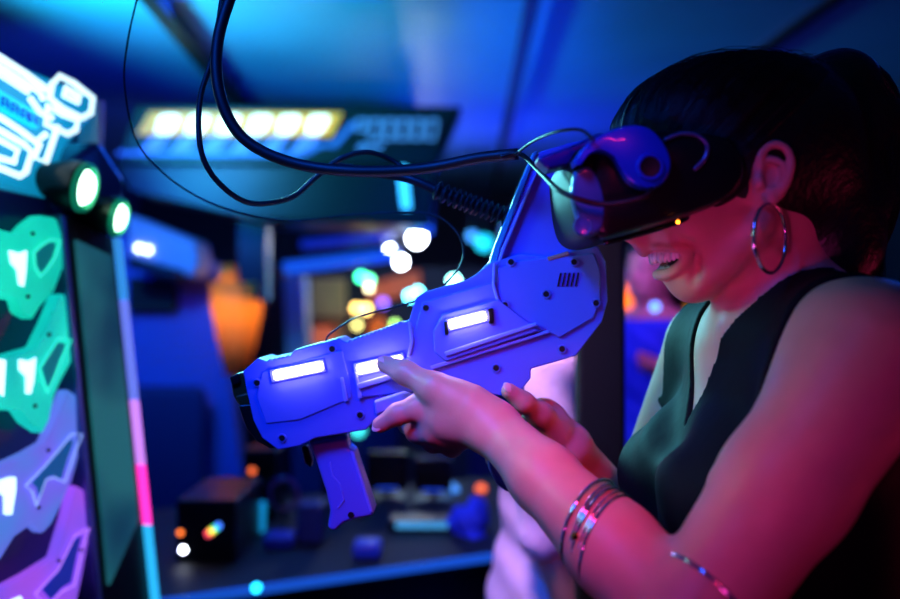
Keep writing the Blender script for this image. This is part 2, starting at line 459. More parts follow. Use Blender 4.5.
# LED edge strip, colour changes along it
segs = [(238, 300, (60, 160, 250), 1.0), (300, 400, (110, 130, 245), 1.2), (400, 465, (200, 130, 240), 1.6), (465, 525, (250, 50, 180), 2.2), (525, 610, (40, 175, 235), 1.6)]
for y0, y1, c, s in segs:
    x = lambda y: 118+(y-240)*.104
    prism('led_strip', [(x(y0), y0), (x(y0)+5, y0), (x(y1)+5, y1), (x(y1), y1)], CP, .014, E('led_edge', c, s*.75), cb, off=.03, bevel=.002)
prism('trim_edge', [(61, 214), (66, 216), (104, 610), (98, 610)], CP, .03, M['metal'], cb, off=.03, bevel=.002)
# four claw panels
claws = [
 dict(o=[(-60, 225), (0, 229), (19, 234), (28, 224), (40, 215), (57, 218), (62, 234), (64, 267), (55, 291), (40, 308), (33, 320), (21, 314), (17, 300), (0, 298), (-60, 290)],
      w=[[(10, 250), (20, 253), (28, 250), (27, 272), (25, 287), (20, 285), (18, 270), (12, 263)], [(-16, 246), (-6, 250), (-7, 274), (-12, 280), (-14, 262)]],
      i=[(37, 253), (43, 247), (50, 242), (57, 243), (53, 257), (47, 267), (42, 273), (38, 265)], c=((8, 185, 160), (25, 225, 190))),
 dict(o=[(-60, 360), (0, 357), (36, 347), (48, 322), (59, 294), (66, 294), (72, 362), (62, 380), (55, 395), (50, 420), (43, 434), (28, 424), (19, 411), (0, 410), (-60, 398)],
      w=[[(-3, 358), (7, 360), (6, 376), (5, 397), (-2, 392), (-5, 372)], [(20, 359), (30, 361), (37, 357), (35, 380), (32, 394), (27, 394), (27, 377), (20, 370)]],
      i=[(43, 368), (50, 356), (58, 342), (67, 344), (60, 360), (55, 374), (49, 388), (46, 378)], c=((8, 175, 170), (25, 215, 190))),
 dict(o=[(-60, 480), (0, 466), (30, 452), (47, 442), (58, 416), (68, 389), (77, 395), (79, 457), (72, 482), (62, 504), (52, 524), (43, 534), (33, 524), (15, 537), (0, 561), (-60, 590)],
      w=[[(1, 480), (10, 477), (17, 477), (17, 490), (13, 515), (5, 515), (5, 497), (0, 492)]],
      i=[(33, 483), (47, 467), (60, 450), (67, 440), (75, 440), (69, 457), (62, 480), (54, 476), (48, 478), (41, 500), (38, 488)], c=((105, 95, 215), (50, 130, 205))),
 dict(o=[(-60, 640), (0, 590), (30, 574), (57, 557), (68, 520), (76, 485), (85, 490), (89, 542), (82, 580), (71, 630), (-60, 700)],
      w=[[(12, 600), (22, 596), (28, 610), (14, 618)]],
      i=[(43, 590), (60, 570), (73, 541), (83, 535), (78, 553), (72, 583), (63, 588), (52, 600)], c=((150, 75, 215), (115, 80, 225)))]
for i, cw in enumerate(claws):
    g = prism('claw_panel', cw['o'], CP, .02, glow_mat('claw_glow%d' % i, *cw['c'], 1.05, 7), cb, off=.035, bevel=.004)
    for pp in cw['w']:
        prism('white_window', pp, CP, .004, E('white_window_glow', (205, 240, 250), 1.6), g, off=.0385, bevel=.002)
    isl = cw['i']
    prism('dark_island', isl, CP, .004, E('island_ink%d' % i, [(5, 120, 125), (5, 120, 135), (20, 90, 160), (30, 45, 170)][i], .7), g, off=.0385, bevel=.002)
    cx_ = sum(p_[0] for p_ in isl)/len(isl); cy_ = sum(p_[1] for p_ in isl)/len(isl)
    bm = bmesh.new(); tube_bm(bm, [CP.hit(cx_+(x-cx_)*1.35, cy_+(y-cy_)*1.2, .0385) for x, y in isl], .0013, 6, True)
    link('outline_tube', bm, E('outline_glow%d' % i, [(60, 235, 205), (60, 235, 205), (150, 180, 245), (190, 130, 245)][i], 1.0), g)
    for p_ in (cw['o'][3], cw['o'][-4]):
        q = (p_[0]*.7+cx_*.3, p_[1]*.7+cy_*.3)
        lathe('rivet', CP.hit(*q, .0385), CP.n, [(-.002, .003), (.001, .0026)], M['cabd'], g, 10)
# neon marquee on top
prism('top_board', [(-60, 30), (96, 96), (92, 120), (66, 150), (50, 200), (-60, 180)], CP, .12, E('teal_board', (10, 130, 170), .9), cb, off=.0, bevel=.01)
neon = E('white_neon', (205, 242, 250), 1.5)
def strokes(lst, r):
    for s_, cl in lst:
        bm = bmesh.new(); tube_bm(bm, [CP.hit(x, y, .03) for x, y in s_], r, 8, cl)
        link('neon_tube', bm, neon, cb, True)
strokes([([(-20, 45), (0, 57), (25, 73), (48, 90)], False), ([(-20, 55), (0, 66), (40, 92), (44, 100)], False),
 ([(60, 76), (74, 83), (93, 98), (91, 113), (82, 118), (62, 108), (50, 98), (52, 84)], True),
 ([(48, 106), (62, 114), (78, 120), (76, 130), (68, 134), (46, 124)], True),
 ([(-20, 108), (0, 117), (20, 130), (36, 142), (46, 134)], False), ([(-20, 120), (0, 130), (24, 144), (32, 152), (26, 172), (20, 176), (0, 168), (-20, 160)], False),
 ([(-20, 134), (0, 140), (18, 150), (14, 162), (0, 158), (-20, 150)], False), ([(58, 126), (46, 162), (34, 158), (40, 144)], False), ([(66, 88), (80, 96), (78, 102), (64, 95)], True), ([(30, 98), (40, 112), (52, 118)], False), ([(-20, 64), (0, 74), (28, 92)], False)], .0046)
inner = E('cyan_print', (20, 190, 225), 1.2)
prism('text_plate', [(-20, 82), (0, 90), (36, 112), (38, 128), (0, 108), (-20, 98)], CP, .01, inner, cb, off=.015)
bm = bmesh.new()
for x in (2, 12, 22, 30):
    y = 96+x*.58
    for a, b in (((x, y), (x+6, y+3)), ((x, y), (x, y+9)), ((x+6, y+3), (x+6, y+12)), ((x, y+5), (x+6, y+8))):
        tube_bm(bm, [CP.hit(*a, .017), CP.hit(*b, .017)], .0016, 5)
link('lettering', bm, E('blue_letter', (10, 80, 190), .6), cb)
prism('bracket', [(98, 100), (106, 100), (104, 165), (98, 160)], CP, .04, M['white'], cb, off=-.01, bevel=.003)
prism('lamp_shelf', [(52, 172), (100, 140), (126, 180), (122, 240), (64, 214)], CP, .2, M['cab'], cb, off=.0, bevel=.01)
# two round lamps
for (px, py, r, lab) in ((82, 187, .027, 'larger round green-rimmed lamp under the neon sign'), (116, 217, .022, 'smaller round lamp at the cabinet corner nearest the air conditioner')):
    p = CP.hit(px, py, .05); ax = Vector((.95, -.05, -.2))
    t = thing('round_lamp', p, lab, 'lamp', 'round lamps on the arcade cabinet')
    lathe('housing', p, ax, [(-.06, r*.8), (-.02, r*1.35), (.0, r*1.4), (.004, r*1.1)], M['cabd'], t)
    lathe('rim', p, ax, [(.002, r*1.35), (.008, r*1.32), (.010, r*1.12), (.004, r*1.1)], E('green_rim', (10, 150, 110), .35), t)
    lathe('lens', p, ax, [(.003, r*.98), (.010, r*.8), (.014, r*.3)], E('lamp_lens', (190, 255, 215), 6), t)
pp = CP.hit(73, 197, .06)

# ------------------------------------------------------------------ counter and clutter
a = Vector((-.56, 1.669, .88)); b = Vector((.62, 2.22, .88)); dd = (b-a).normalized(); back = Vector((-dd.y, dd.x, 0))
ct = thing('counter', (a+b)/2+Vector((0, 0, -.88)), 'long black counter with a metal edge glowing blue running below the blaster', 'counter')
bm = bmesh.new(); prism_pts(bm, [a, b, b+back*.75, a+back*.75], Vector((0, 0, -.03))); bev(link('worktop', bm, mat('black_laminate', (8, 9, 16), .6, bump=.05, bscale=200), ct), .004)
bm = bmesh.new(); q = back*-.006; prism_pts(bm, [a+q, b+q, b, a], Vector((0, 0, -.02))); bev(link('edge_strip', bm, mat('blue_glow_metal', (40, 90, 190), .25, metal=.6, emit=(20, 80, 190), estr=.9), ct), .002)  # metal trim carries the bluish light as its own emission
q = Vector((0, 0, -.031)); i_ = back*.05
bm = bmesh.new(); prism_pts(bm, [a+q+i_, b+q+i_, b+q+back*.72, a+q+back*.72], Vector((0, 0, -.849))); link('base_panel', bm, M['cabd'], ct)
for px, py, c, s in ((255, 586, (30, 190, 235), 5),):
    Yq = .555*F/(py-299.5)
    lathe('edge_lamp', W(px, py, Yq)-back*.012, -back, [(0, .010), (.004, .008)], E('edge_lamp', c, s), ct, 12)
def on_counter(name, x0, x1, ytop, ybase, dep, m, lab, cat, parent=None, bevel=.004, z=.88):
    Y = (CZ-z)*F/(ybase-299.5)
    A = W(x0, ytop, Y); Bq = W(x1, ybase, Y)
    o = box(name, (A.x, Y, z+.0005), (Bq.x, Y+dep, A.z), m, parent, bevel)
    if lab: tag(o, lab, cat)
    return o, Y
def led(name, px, py, Y, r, c, s, par):
    return lathe(name, W(px, py, Y-.002), (0, -1, 0), [(-.002, r), (.002, r*.8)], E(name+'_glow', c, s), par, 12)
t = thing('computer_case', W(205, 560, 1.94)-Vector((0, 0, 0)), 'black computer case on the counter with white, orange and rainbow lights', 'computer'); t.location.z = .88
o, Y = on_counter('case', 176, 236, 500, 562, .25, M['dark'], None, None, t)
led('white_led', 183, 550, Y, .006, (225, 235, 255), 26, t); led('orange_led', 180, 533, Y, .006, (255, 120, 50), 3, t)
for j, c in enumerate(((230, 60, 90), (250, 210, 60), (60, 220, 110), (60, 120, 250))):
    led('fan_led', 208+j*3.4, 534-j*2.6, Y, .007, c, 2.6, t)
o, Y = on_counter('black_box', 196, 232, 486, 500, .12, mat('blue_topped_box', (40, 60, 160), .3), 'small blue-topped box lying on the computer case', 'box', z=.88+0.0)
o.location.z += .0
bpy.data.objects.remove(o)
t = thing('desk_speaker', W(260, 500, 2.3), 'dark desk speaker with an orange light left of the blaster handle', 'speaker'); t.location.z = .88
o, Y = on_counter('cabinet', 243, 277, 450, 520, .12, M['dark'], None, None, t)
led('orange_led', 252, 471, Y, .009, (255, 110, 60), 1.6, t)
lathe('speaker_cone', W(262, 495, Y), (0, -1, 0), [(0, .03), (.003, .026), (.001, .008)], M['darkg'], t, 20)
Y = .57*F/(531-299.5); c = W(260, 529, Y); c.z = .88
tag(lathe('cyan_cup', c, (0, 0, 1), [(0, .012), (.07, .015), (.07, .013), (.01, .01)], E('cyan_cup', (20, 150, 210), .8)), 'slim cyan glowing cup standing on the counter', 'cup')
c = W(240, 529, Y-.05); c.z = .88
tag(lathe('blue_bowl', c, (0, 0, 1), [(0, .012), (.008, .026), (.03, .034), (.03, .031), (.012, .02)], E('blue_bowl', (20, 90, 170), .6)), 'small blue bowl beside the cyan cup', 'bowl')
t = thing('desk_fan', W(284, 522, 2.2), 'small dark desk fan with a round ring behind the cyan cup', 'fan'); t.location.z = .88
Yf = .57*F/(522-299.5)
tube('ring', [W(284+14*math.cos(q), 494+16*math.sin(q), Yf) for q in np.linspace(0, 2*PI, 17)[:-1]], .004, mat('violet_ring', (130, 70, 150), .3), t, 8, 0, True)
for q in range(3):
    a_ = q*2*PI/3; tube('blade', [W(284, 494, Yf), W(284+11*math.cos(a_), 494+12*math.sin(a_), Yf)], [.004, .012], M['dark'], t, 8, 0)
tube('stem', [W(284, 510, Yf), W(284, 521.5, Yf)], .006, M['dark'], t, 8, 0)
t = thing('keyboard', W(420, 524, 2.2), 'dark keyboard with a pale cyan lit key row on the counter', 'keyboard'); t.location.z = .88
o, Y = on_counter('base', 388, 452, 521, 532, .08, M['dark'], None, None, t)
bm = bmesh.new()
for j in range(13):
    xx = 396+j*4; A = W(xx, 521.5, Y-.001); 
    bmesh.ops.create_cube(bm, size=1, matrix=Matrix.Translation(A+Vector((.004, -.001, -.009)))@Matrix.Diagonal((.0085, .006, .014, 1)))
link('key_row', bm, E('key_row', (70, 170, 215), .8), t)
mons = [(322, 358, 462, 505), (366, 408, 452, 498), (414, 452, 458, 500)]
for j, (x0, x1, y0, yb) in enumerate(mons):
    t = thing('dark_monitor', W((x0+x1)/2, yb, 2.5), ['leftmost dark monitor right of the blaster handle', 'middle dark monitor on the counter under the hand', 'rightmost dark monitor on the counter under the wrist'][j], 'monitor', 'dark monitors on the counter')
    Yq = .57*F/(yb-299.5); t.location = Vector((W((x0+x1)/2, yb, Yq).x, Yq, .88))
    A = W(x0, y0, Yq); Bq = W(x1, yb-8, Yq)
    box('screen', (A.x, Yq, Bq.z), (Bq.x, Yq+.02, A.z), M['darkg'], t, .004)
    cx = (A.x+Bq.x)/2
    box('stand', (cx-.012, Yq+.005, .882), (cx+.012, Yq+.018, Bq.z+.01), M['dark'], t)
    box('foot', (cx-.05, Yq-.03, .8805), (cx+.05, Yq+.05, .886), M['dark'], t, .002)
    box('status_light', (cx-.03, Yq-.003, Bq.z+.003), (cx+.03, Yq, Bq.z+.007), E('status_blue', (20, 70, 220), 1.2), t)
for (x0, x1, yt, yb, lab, col) in ((296, 322, 505, 545, 'navy cable pouch beside the blaster handle', (30, 45, 110)), (352, 380, 545, 560, 'low blue gadget box near the counter edge', (30, 60, 190)),
      (262, 292, 537, 550, 'blue wedge-shaped gadget in front of the cups', (25, 50, 170)), (330, 350, 432, 440, '', None)):
    if col is None: continue
    o, Y = on_counter('gadget_box', x0, x1, yt, yb, .07, mat('gadget', col, .4), lab, 'box', bevel=.008)
t = thing('blue_bag', W(470, 545, 2.05), 'crumpled blue bag on the counter beside the white shirted person', 'bag')
bgp = [EL(W(466, 520, 2.15), (.045, .05, .035), k=.02), EL(W(478, 512, 2.18), (.03, .04, .04), k=.02), EL(W(474, 538, 2.12), (.035, .04, .02), k=.02)]
def bagf(p, c, r):
    dd_ = field(bgp, p); return dd_+.004*np.sin(p[..., 0]*130+p[..., 2]*90)
t.location = W(470, 545, 2.1); nets('bag_body', bagf, (-.1, 1.95, .8), (.25, 2.35, 1.1), .006, M['bluecloth'], t)
tag(lathe('small_lamp', W(450, 492, 2.6), (0, -1, 0), [(-.01, .02), (0, .028), (.01, .012)], E('small_lamp_glow', (60, 120, 200), 2.5)), 'small pale blue lamp low behind the wrist', 'lamp')
tag(lathe('orange_lamp', W(481, 489, 2.6), (0, -1, 0), [(-.01, .01), (0, .016), (.01, .006)], E('orange_lamp_glow', (255, 110, 60), 1.5)), 'tiny orange lamp beside the white shirt', 'lamp')
pz = W(358, 430, 2.3); t = thing('teal_lamp', (pz.x, pz.y+.02, .88), 'small teal lamp on a stem just below the foregrip hand', 'lamp')
lathe('bulb', pz, (0, -1, 0), [(-.01, .016), (0, .020), (.01, .010)], E('teal_lamp_glow', (50, 190, 190), 2.5), t)
tube('stem', [Vector((pz.x, pz.y+.015, .881)), Vector((pz.x, pz.y+.015, pz.z))], .004, M['cabd'], t, 8, 0)
lathe('foot', (pz.x, pz.y+.015, .8805), (0, 0, 1), [(0, .03), (.006, .026)], M['cabd'], t)
# stools / dark chairs behind the counter
for j, (x, Y) in enumerate(((-.42, 3.3), (.30, 3.45), (-1.15, 3.1))):
    t = thing('swivel_chair', (x, Y, 0), ['dark high-backed chair behind the blaster handle', 'dark high-backed chair behind the monitors', 'dark high-backed chair near the blue wall'][j], 'chair', 'dark chairs behind the counter')
    box('backrest', (x-.22, Y+.2, .55), (x+.22, Y+.27, 1.12), mat('navy_fabric', (22, 34, 90), .7), t, .03)
    box('seat', (x-.23, Y-.22, .44), (x+.23, Y+.22, .52), M['cabd'], t, .03)
    tube('column', [Vector((x, Y, .05)), Vector((x, Y, .45))], .025, M['metal'], t, 12, 0)
    for q in range(5):
        an = q*2*PI/5; tube('leg', [Vector((x, Y, .06)), Vector((x+.26*math.cos(an), Y+.26*math.sin(an), .02))], .018, M['cabd'], t, 8, 0)
o = tag(prism('black_post', [(578, 150), (626, 150), (628, 1400), (577, 1400)], 1.34, .04, mat('black_velvet', (8, 8, 12), .9), clampz=0, bevel=.01), 'broad black post between the white shirt and the far woman', 'post')
for pts_, col_, st_, lab_ in (([(622, 284), (633, 284), (634, 318), (624, 318)], (255, 110, 30), 2.4, 'upright amber light panel behind the far woman in blue'),
                            ([(684, 302), (718, 304), (716, 316), (686, 314)], (210, 130, 20), .9, 'dim amber light panel showing under the player\'s chin')):
    mx_ = sum(p_[0] for p_ in pts_)/4; pb_ = W(mx_, 316, 3.32)
    t = thing('light_stand', (pb_.x, pb_.y, 0), lab_, 'lamp')
    prism('light_panel', pts_, 3.3, .03, E('amber_panel', col_, st_), t, bevel=.006)
    tube('pole', [Vector((pb_.x, 3.335, .01)), Vector((pb_.x, 3.335, pb_.z))], .01, M['cabd'], t, 8, 0)
    lathe('base', (pb_.x, 3.335, .001), (0, 0, 1), [(0, .07), (.015, .065), (.03, .02)], M['cabd'], t)
tag(lathe('blue_lamp', W(655, 307, 2.75), (0, -1, 0), [(-.01, .012), (0, .014), (.01, .008)], E('blue_lamp_glow', (80, 150, 255), 4)), 'bright blue lamp at the far woman\'s chest', 'lamp')

# ------------------------------------------------------------------ background people
def person(name, base, H, face, label, shirt, trousers, hairm, arm_poses, long_hair=False, dress=False, h=.010):
    """base: point on the floor; face: direction the person looks; arm_poses: for each arm (elbow, wrist) in local f, s, u metres"""
    base = Vector(base); M3 = frame(face); f, s, u = M3
    t = thing(name, base, label, 'person')
    k = H/1.7
    def L(a, b_, c): return np.array(base)+k*(a*f+b_*s+c*u)
    body = [EL(L(0, 0, 1.57), (.095*k, .073*k, .115*k), M3, .02), EL(L(.04, 0, 1.51), (.055*k, .055*k, .06*k), M3, .03), RC(L(.095, 0, 1.56), L(.11, 0, 1.535), .01, .014, .01),
            RC(L(-.01, 0, 1.50), L(-.01, 0, 1.38), .05*k, .055*k, .03), EL(L(0, 0, 1.25), (.105*k, .155*k, .2*k), M3, .04), RC(L(-.01, -.13, 1.385), L(-.01, .13, 1.385), .045*k, .045*k, .05),
            EL(L(0, 0, 1.05), (.09*k, .13*k, .15*k), M3, .05), EL(L(-.01, 0, .92), (.11*k, .165*k, .13*k), M3, .05)]
    legs = []; arms = []
    for q in (-1, 1):
        legs += [RC(L(0, q*.085, .88), L(.01, q*.09, .48), .08*k, .055*k, .02), RC(L(.01, q*.09, .48), L(-.01, q*.09, .09), .053*k, .035*k, .02), RC(L(-.03, q*.09, .04), L(.13, q*.10, .035), .035*k, .03*k, .01)]
    for q, (el_, wr) in zip((-1, 1), arm_poses):
        e_ = L(*el_); w_ = L(*wr); sh = L(-.01, q*.175, 1.375)
        dv = (w_-e_)/np.linalg.norm(w_-e_)
        arms += [RC(sh, e_, .048*k, .037*k, .03), RC(e_, w_, .036*k, .024*k, .015)]
        hd = w_+dv*.06
        arms.append(RC(w_, hd, .024*k, .032*k, .015))
        for z in range(4):
            o_ = (z-1.5)*.017*u
            arms.append(RC(hd+o_, hd+dv*(.075 if z in (1, 2) else .06)+o_-.02*s*q, .009, .007, .004))
        arms.append(RC(hd-dv*.02, hd+dv*.03+f*.03, .012, .009, .008))
    allp = body+legs+arms
    mn = np.array(base)-np.array([.75, .75, .02]); mx_ = np.array(base)+np.array([.75, .75, 1.85])
    nets('body', lambda p, c, r: field(allp, p, c, r), mn, mx_, h, M['skin'], t)
    tor = body[4:]+arms[:1]+arms[len(arms)//2:len(arms)//2+1]
    z0 = float(L(0, 0, 1.40)[2]); zb = float(L(0, 0, .62 if dress else .86)[2])
    def shirtf(p, c, r):
        d_ = field(tor, p, c, r)-.016
        if dress: d_ = field(body[4:]+[EL(L(0, 0, .8), (.17*k, .2*k, .3*k), M3, .06)], p, c, r)-.014
        d_ = d_+.003*np.sin(p[..., 2]*70+p[..., 0]*60)
        return np.maximum(np.maximum(d_, p[..., 2]-z0), zb-p[..., 2])
    nets('dress' if dress else 'shirt', shirtf, mn, mx_, h, shirt, t)
    lg = body[-1:]+legs[0:2]+legs[3:5]
    if not dress:
        def trf(p, c, r):
            d_ = field(lg, p, c, r)-.012
            return np.maximum(np.maximum(d_, p[..., 2]-float(L(0, 0, .98)[2])), .07-p[..., 2])
        nets('trousers', trf, mn, mx_, h, trousers, t)
    hp = [EL(L(-.02, 0, 1.60), (.105*k, .09*k, .115*k), M3, .02)]
    if long_hair: hp += [RC(L(-.08, 0, 1.58), L(-.09, 0, 1.30), .07*k, .05*k, .04)]
    def hf(p, c, r):
        d_ = field(hp, p, c, r); q_ = (p-L(0, 0, 1.57))
        ff = q_@f; uu = q_@u
        cut = np.minimum(ff-.035*k, 1e9); cut = np.minimum(np.maximum(ff-.03*k, -(uu-.055*k)), ff+.0+.0*uu)
        cut = np.where(uu > .055*k, -1., ff-.0)
        return np.maximum(d_, cut)+.002*np.sin(p[..., 0]*200+p[..., 1]*180)
    nets('hair', hf, mn, mx_, h*.8, hairm, t)
    for q in (-1, 1):
        sh = [RC(L(-.035, q*.09, .05), L(.13, q*.10, .045), .044*k, .037*k, .01), RC(L(-.02, q*.09, .05), L(-.02, q*.09, .11), .042, .042, .01)]
        nets('shoe', lambda p, c, r: np.maximum(field(sh, p, c, r), .001-p[..., 2]), mn, (mx_[0], mx_[1], .3), h, M['shoe'], t)
    for q in (-1, 1):
        lathe('eye', Vector(L(.082, q*.032, 1.575)), Vector(f), [(-.006, .008), (0, .011), (.004, .005)], M['dark'], t, 10)
    lathe('mouth', Vector(L(.089, 0, 1.50)), Vector(f), [(-.006, .012), (.002, .012)], M['lip'], t, 10)
    return t
b1 = W(557, 300, 1.66); b1.z = 0
person('person', b1, 1.64, (.97, -.2, 0), 'person in a long white shirt standing behind the blaster, seen side on', M['whitecloth'], mat('blue_jeans', (30, 110, 210), .7, bump=.2, bscale=200), M['hair'],
       [((.0, -.20, 1.10), (.06, -.18, .88)), ((.0, .20, 1.10), (.06, .18, .88))])
b2 = W(652, 300, 3.0); b2.z = 0
person('person', b2, 1.68, (-.8, -.6, 0), 'far woman with dark hair in a blue dress behind the player\'s chin', M['bluecloth'], None, M['hair'],
       [((.02, -.24, 1.10), (.12, -.22, .95)), ((-.05, .24, 1.12), (.14, .20, 1.22))], True, True)

# ------------------------------------------------------------------ the player
HY = .81; TY = .84
body = []
add = body.append
th = math.radians(15); hf_ = Vector((-math.cos(th), 0, -math.sin(th))); H3 = frame(hf_)
# skull, face
add(EL(W(733, 152, HY), (.100, .073, .086), H3, .02))
add(EL(W(665, 190, HY), (.044, .052, .060), H3, .02))
add(EL(W(704, 226, HY), (.051, .046, .053), H3, .025))
for q in (-1, 1):
    add(RC(W(752, 226, HY+q*.052), W(700, 279, HY+q*.02), .017, .016, .025))
    add(EL(W(699, 226, HY+q*.036), (.027, .018, .022), H3, .018))
    add(EL(W(650, 160, HY+q*.03), (.018, .02, .012), H3, .015))
add(EL(W(690, 280, HY), (.019, .021, .019), H3, .018))
add(EL(W(678, 260, HY), (.019, .026, .022), H3, .012))
add(RC(W(646, 190, HY), W(629, 230, HY), .010, .011, .010))
for q in (-1, 1): add(RC(W(634, 236, HY+q*.010), W(638, 238, HY+q*.012), .007, .007, .006))
add(EL(W(650, 246, HY), (.013, .018, .010), H3, .010))
# neck
add(RC(W(775, 232, TY-.02), W(797, 340, TY), .050, .052, .03))
add(RC(W(760, 256, HY), W(752, 335, TY), .032, .029, .014))
# torso
SN = Vector((.333, .685, 1.408)); SF = Vector((.295, .985, 1.395))
tor = [EL((.325, TY, 1.25), (.100, .145, .20), None, .04), RC((.325, .73, 1.400), (.30, .95, 1.400), .045, .045, .06),
       EL((.252, .775, 1.268), (.066, .066, .064), None, .04), EL((.247, .905, 1.268), (.066, .066, .064), None, .04),
       RC((.328, TY, 1.452), (.336, .73, 1.420), .036, .030, .035), RC((.328, TY, 1.452), (.31, .94, 1.415), .036, .030, .035),
       EL((.335, TY, 1.06), (.090, .125, .16), None, .06), EL((.35, TY, .92), (.115, .165, .13), None, .06)]
body += tor
# collar bones
add(RC(W(735, 334, .80), (.318, .72, 1.437), .008, .008, .02)); add(RC(W(722, 334, .87), (.285, .94, 1.432), .008, .008, .02))
# near arm
EN = W(690, 626, .655); WN = W(499, 432, .84)
add(RC(SN, SN.lerp(EN, .5), .056, .049, .045)); add(RC(SN.lerp(EN, .5), EN, .049, .041, .015))
add(RC(EN, EN.lerp(WN, .35), .041, .0375, .015)); add(RC(EN.lerp(WN, .35), EN.lerp(WN, .72), .0375, .0295, .015)); add(RC(EN.lerp(WN, .72), WN, .0295, .0245, .015))
# far arm
EF = Vector((.225, 1.09, 1.155)); WF = W(568, 447, .965)
add(RC(SF, EF, .052, .038, .04)); add(RC(EF, EF.lerp(WF, .4), .039, .036, .015)); add(RC(EF.lerp(WF, .4), WF, .036, .024, .015))
# near hand: thumb along the blaster, index below it, three fingers curled beneath
def chain(pts, rs, k=.006):
    for (a_, b_), (r1, r2) in zip(zip(pts, pts[1:]), zip(rs, rs[1:])): add(RC(a_, b_, r1, r2, k))
add(RC(W(486, 424, .845), W(452, 414, .862), .027, .025, .015))
add(EL(W(448, 418, .868), (.034, .024, .024), frame(W(420, 408, .87)-W(480, 425, .85)), .015))
add(RC(W(468, 404, .848), W(440, 391, .852), .020, .0155, .015))
chain([W(455, 398, .850), W(432, 387, .853), W(405, 372.5, .868), W(385, 364, .883)], [.0165, .0135, .0112, .0088], .008)
chain([W(440, 416, .868), W(418, 408, .866), W(398, 414, .868), W(380, 425, .873)], [.016, .0130, .0105, .0082], .006)
fing = [((434, 430, .868), (418, 431, .885), (408, 424, .935)), ((448, 435, .868), (434, 441, .888), (424, 430, .940)), ((462, 436, .866), (452, 446, .888), (441, 433, .940))]
for q, (a_, b_, c_) in enumerate(fing):
    chain([W(*a_), W(*b_), W(*c_), W(c_[0]+2, c_[1]-16, .975)], [.0155-.001*q, .0122-.0008*q, .010, .008], .006)
# far hand on the rear grip
add(RC(WF, W(548, 428, .958), .024, .025, .015)); add(EL(W(542, 424, .955), (.022, .018, .028), None, .015))
chain([W(556, 430, .945), W(540, 414, .925), W(523, 402, .905), W(509, 391, .897)], [.016, .0125, .010, .0082], .008)
for q in range(4):
    z = 402+q*16
    chain([W(545-q*2, z+6, .968), W(525-q*2, z+8, .988), W(502, z+8, .982), W(494, z+8, .955), W(500, z+9, .930)], [.011, .0100, .0092, .0088, .0075], .004)
# ear
def EP(x, y, o=0.): return W(x, y, .7330+o)
en = Vector((.25, -1, .05)).normalized(); Me = frame((-.17, -.04, -.98), (0, -1, 0))
add(EL(EP(774, 172, .0062), (.0270, .0045, .0150), np.array([(-.12, 0, -.99), (0, 1, 0), (.99, 0, -.12)]), .003))
add(EL(EP(776, 157, .0045), (.013, .0035, .011), None, .003))
def ec(pts, r, k=.003): 
    pp_ = catmull([EP(*p_) for p_ in pts], 3)
    for a_, b_ in zip(pp_, pp_[1:]): add(RC(a_, b_, r, r, k))
ec([(761, 170, -.000), (760, 158, -.002), (766, 148, -.003), (776, 144, -.004), (786, 149, -.005), (791, 160, -.006), (790, 172, -.006), (786, 184, -.005), (780, 193, -.003)], .0026)
ec([(766, 160, -.001), (775, 160, -.003), (782, 165, -.004), (783, 175, -.004), (779, 185, -.003), (773, 190, -.002)], .0022)
add(EL(EP(772, 196, -.001), (.0065, .004, .0085), None, .004))
add(EL(EP(760, 181, -.001), (.005, .005, .007), None, .004))
add(EL(EP(771, 176, -.003), (.0072, .0070, .0100), None, .003, '-'))
add(EL(EP(762, 180, .012), (.016, .010, .020), None, .01))
# mouth: lips follow the face, the opening lies between them
def surf(px, py, off=0.):
    ys = np.linspace(.72, .812, 185); P_ = np.array([W(px, py, y_) for y_ in ys]); d_ = field(body, P_)
    k_ = np.argmax(d_ < 0) if (d_ < 0).any() else 184
    return W(px, py, ys[k_]-off)
zc = lambda py: W(0, py, HY).z
def mirror(L_): return [Vector((p_.x, 2*HY-p_.y, p_.z)) for p_ in reversed(L_)]
for a_, b_ in zip([(676, 238), (688, 244), (696, 256), (697, 270)], [(688, 244), (696, 256), (697, 270), (692, 281)]):
    for sd in (0, 1):
        q1, q2 = surf(*a_), surf(*b_)
        if sd: q1, q2 = mirror([q2, q1])
        body.append(RC(q1, q2, .0016, .0016, .008, '-'))
un = [surf(689, 250.5), surf(683, 249), surf(675, 248), surf(666, 247.5), surf(657, 247.5)]
ln = [surf(689, 252.5), surf(685, 260.5), surf(679, 267.5), surf(672, 272), surf(665, 274.5)]
um = Vector((W(647.5, 0, HY).x, HY, zc(248))); lm = Vector((W(658, 0, HY).x, HY, zc(274.5)))
ul = un+[um]+mirror(un); ll = ln+[lm]+mirror(ln)
ul = catmull(ul, 3); ll = catmull(ll, 3)
mc = Vector((.224, HY, zc(260)))
for a_, b_ in zip(ul, ll):
    g_ = (a_-b_).length
    rr_ = min(.0045, g_*.45)
    for q_ in (0., .25, .55):
        m_ = (a_+b_)/2; iv = Vector((mc.x-m_.x, mc.y-m_.y, 0))*q_
        body.append(RC(a_.lerp(b_, .15)+iv-iv.normalized()*.002 if q_ == 0 else a_.lerp(b_, .15)+iv, b_.lerp(a_, .15)+iv, rr_, rr_, .002, '-'))
for L_, r_ in ((ul, .0027), (ll, .0036)):
    for a_, b_ in zip(L_, L_[1:]): add(RC(a_, b_, r_, r_, .004))
# eyelids
for q in (-1, 1): add(EL(W(648, 182, HY+q*.031), (.012, .014, .010), None, .008))

pl_ = thing('person', (.33, TY, .0), 'smiling woman in a black V-neck top wearing a headset and aiming the blaster', 'person')
nets('body', lambda p, c, r: field(body, p, c, r), (-.12, .56, .84), (.50, 1.20, 1.72), .0020, M['skin'], pl_)

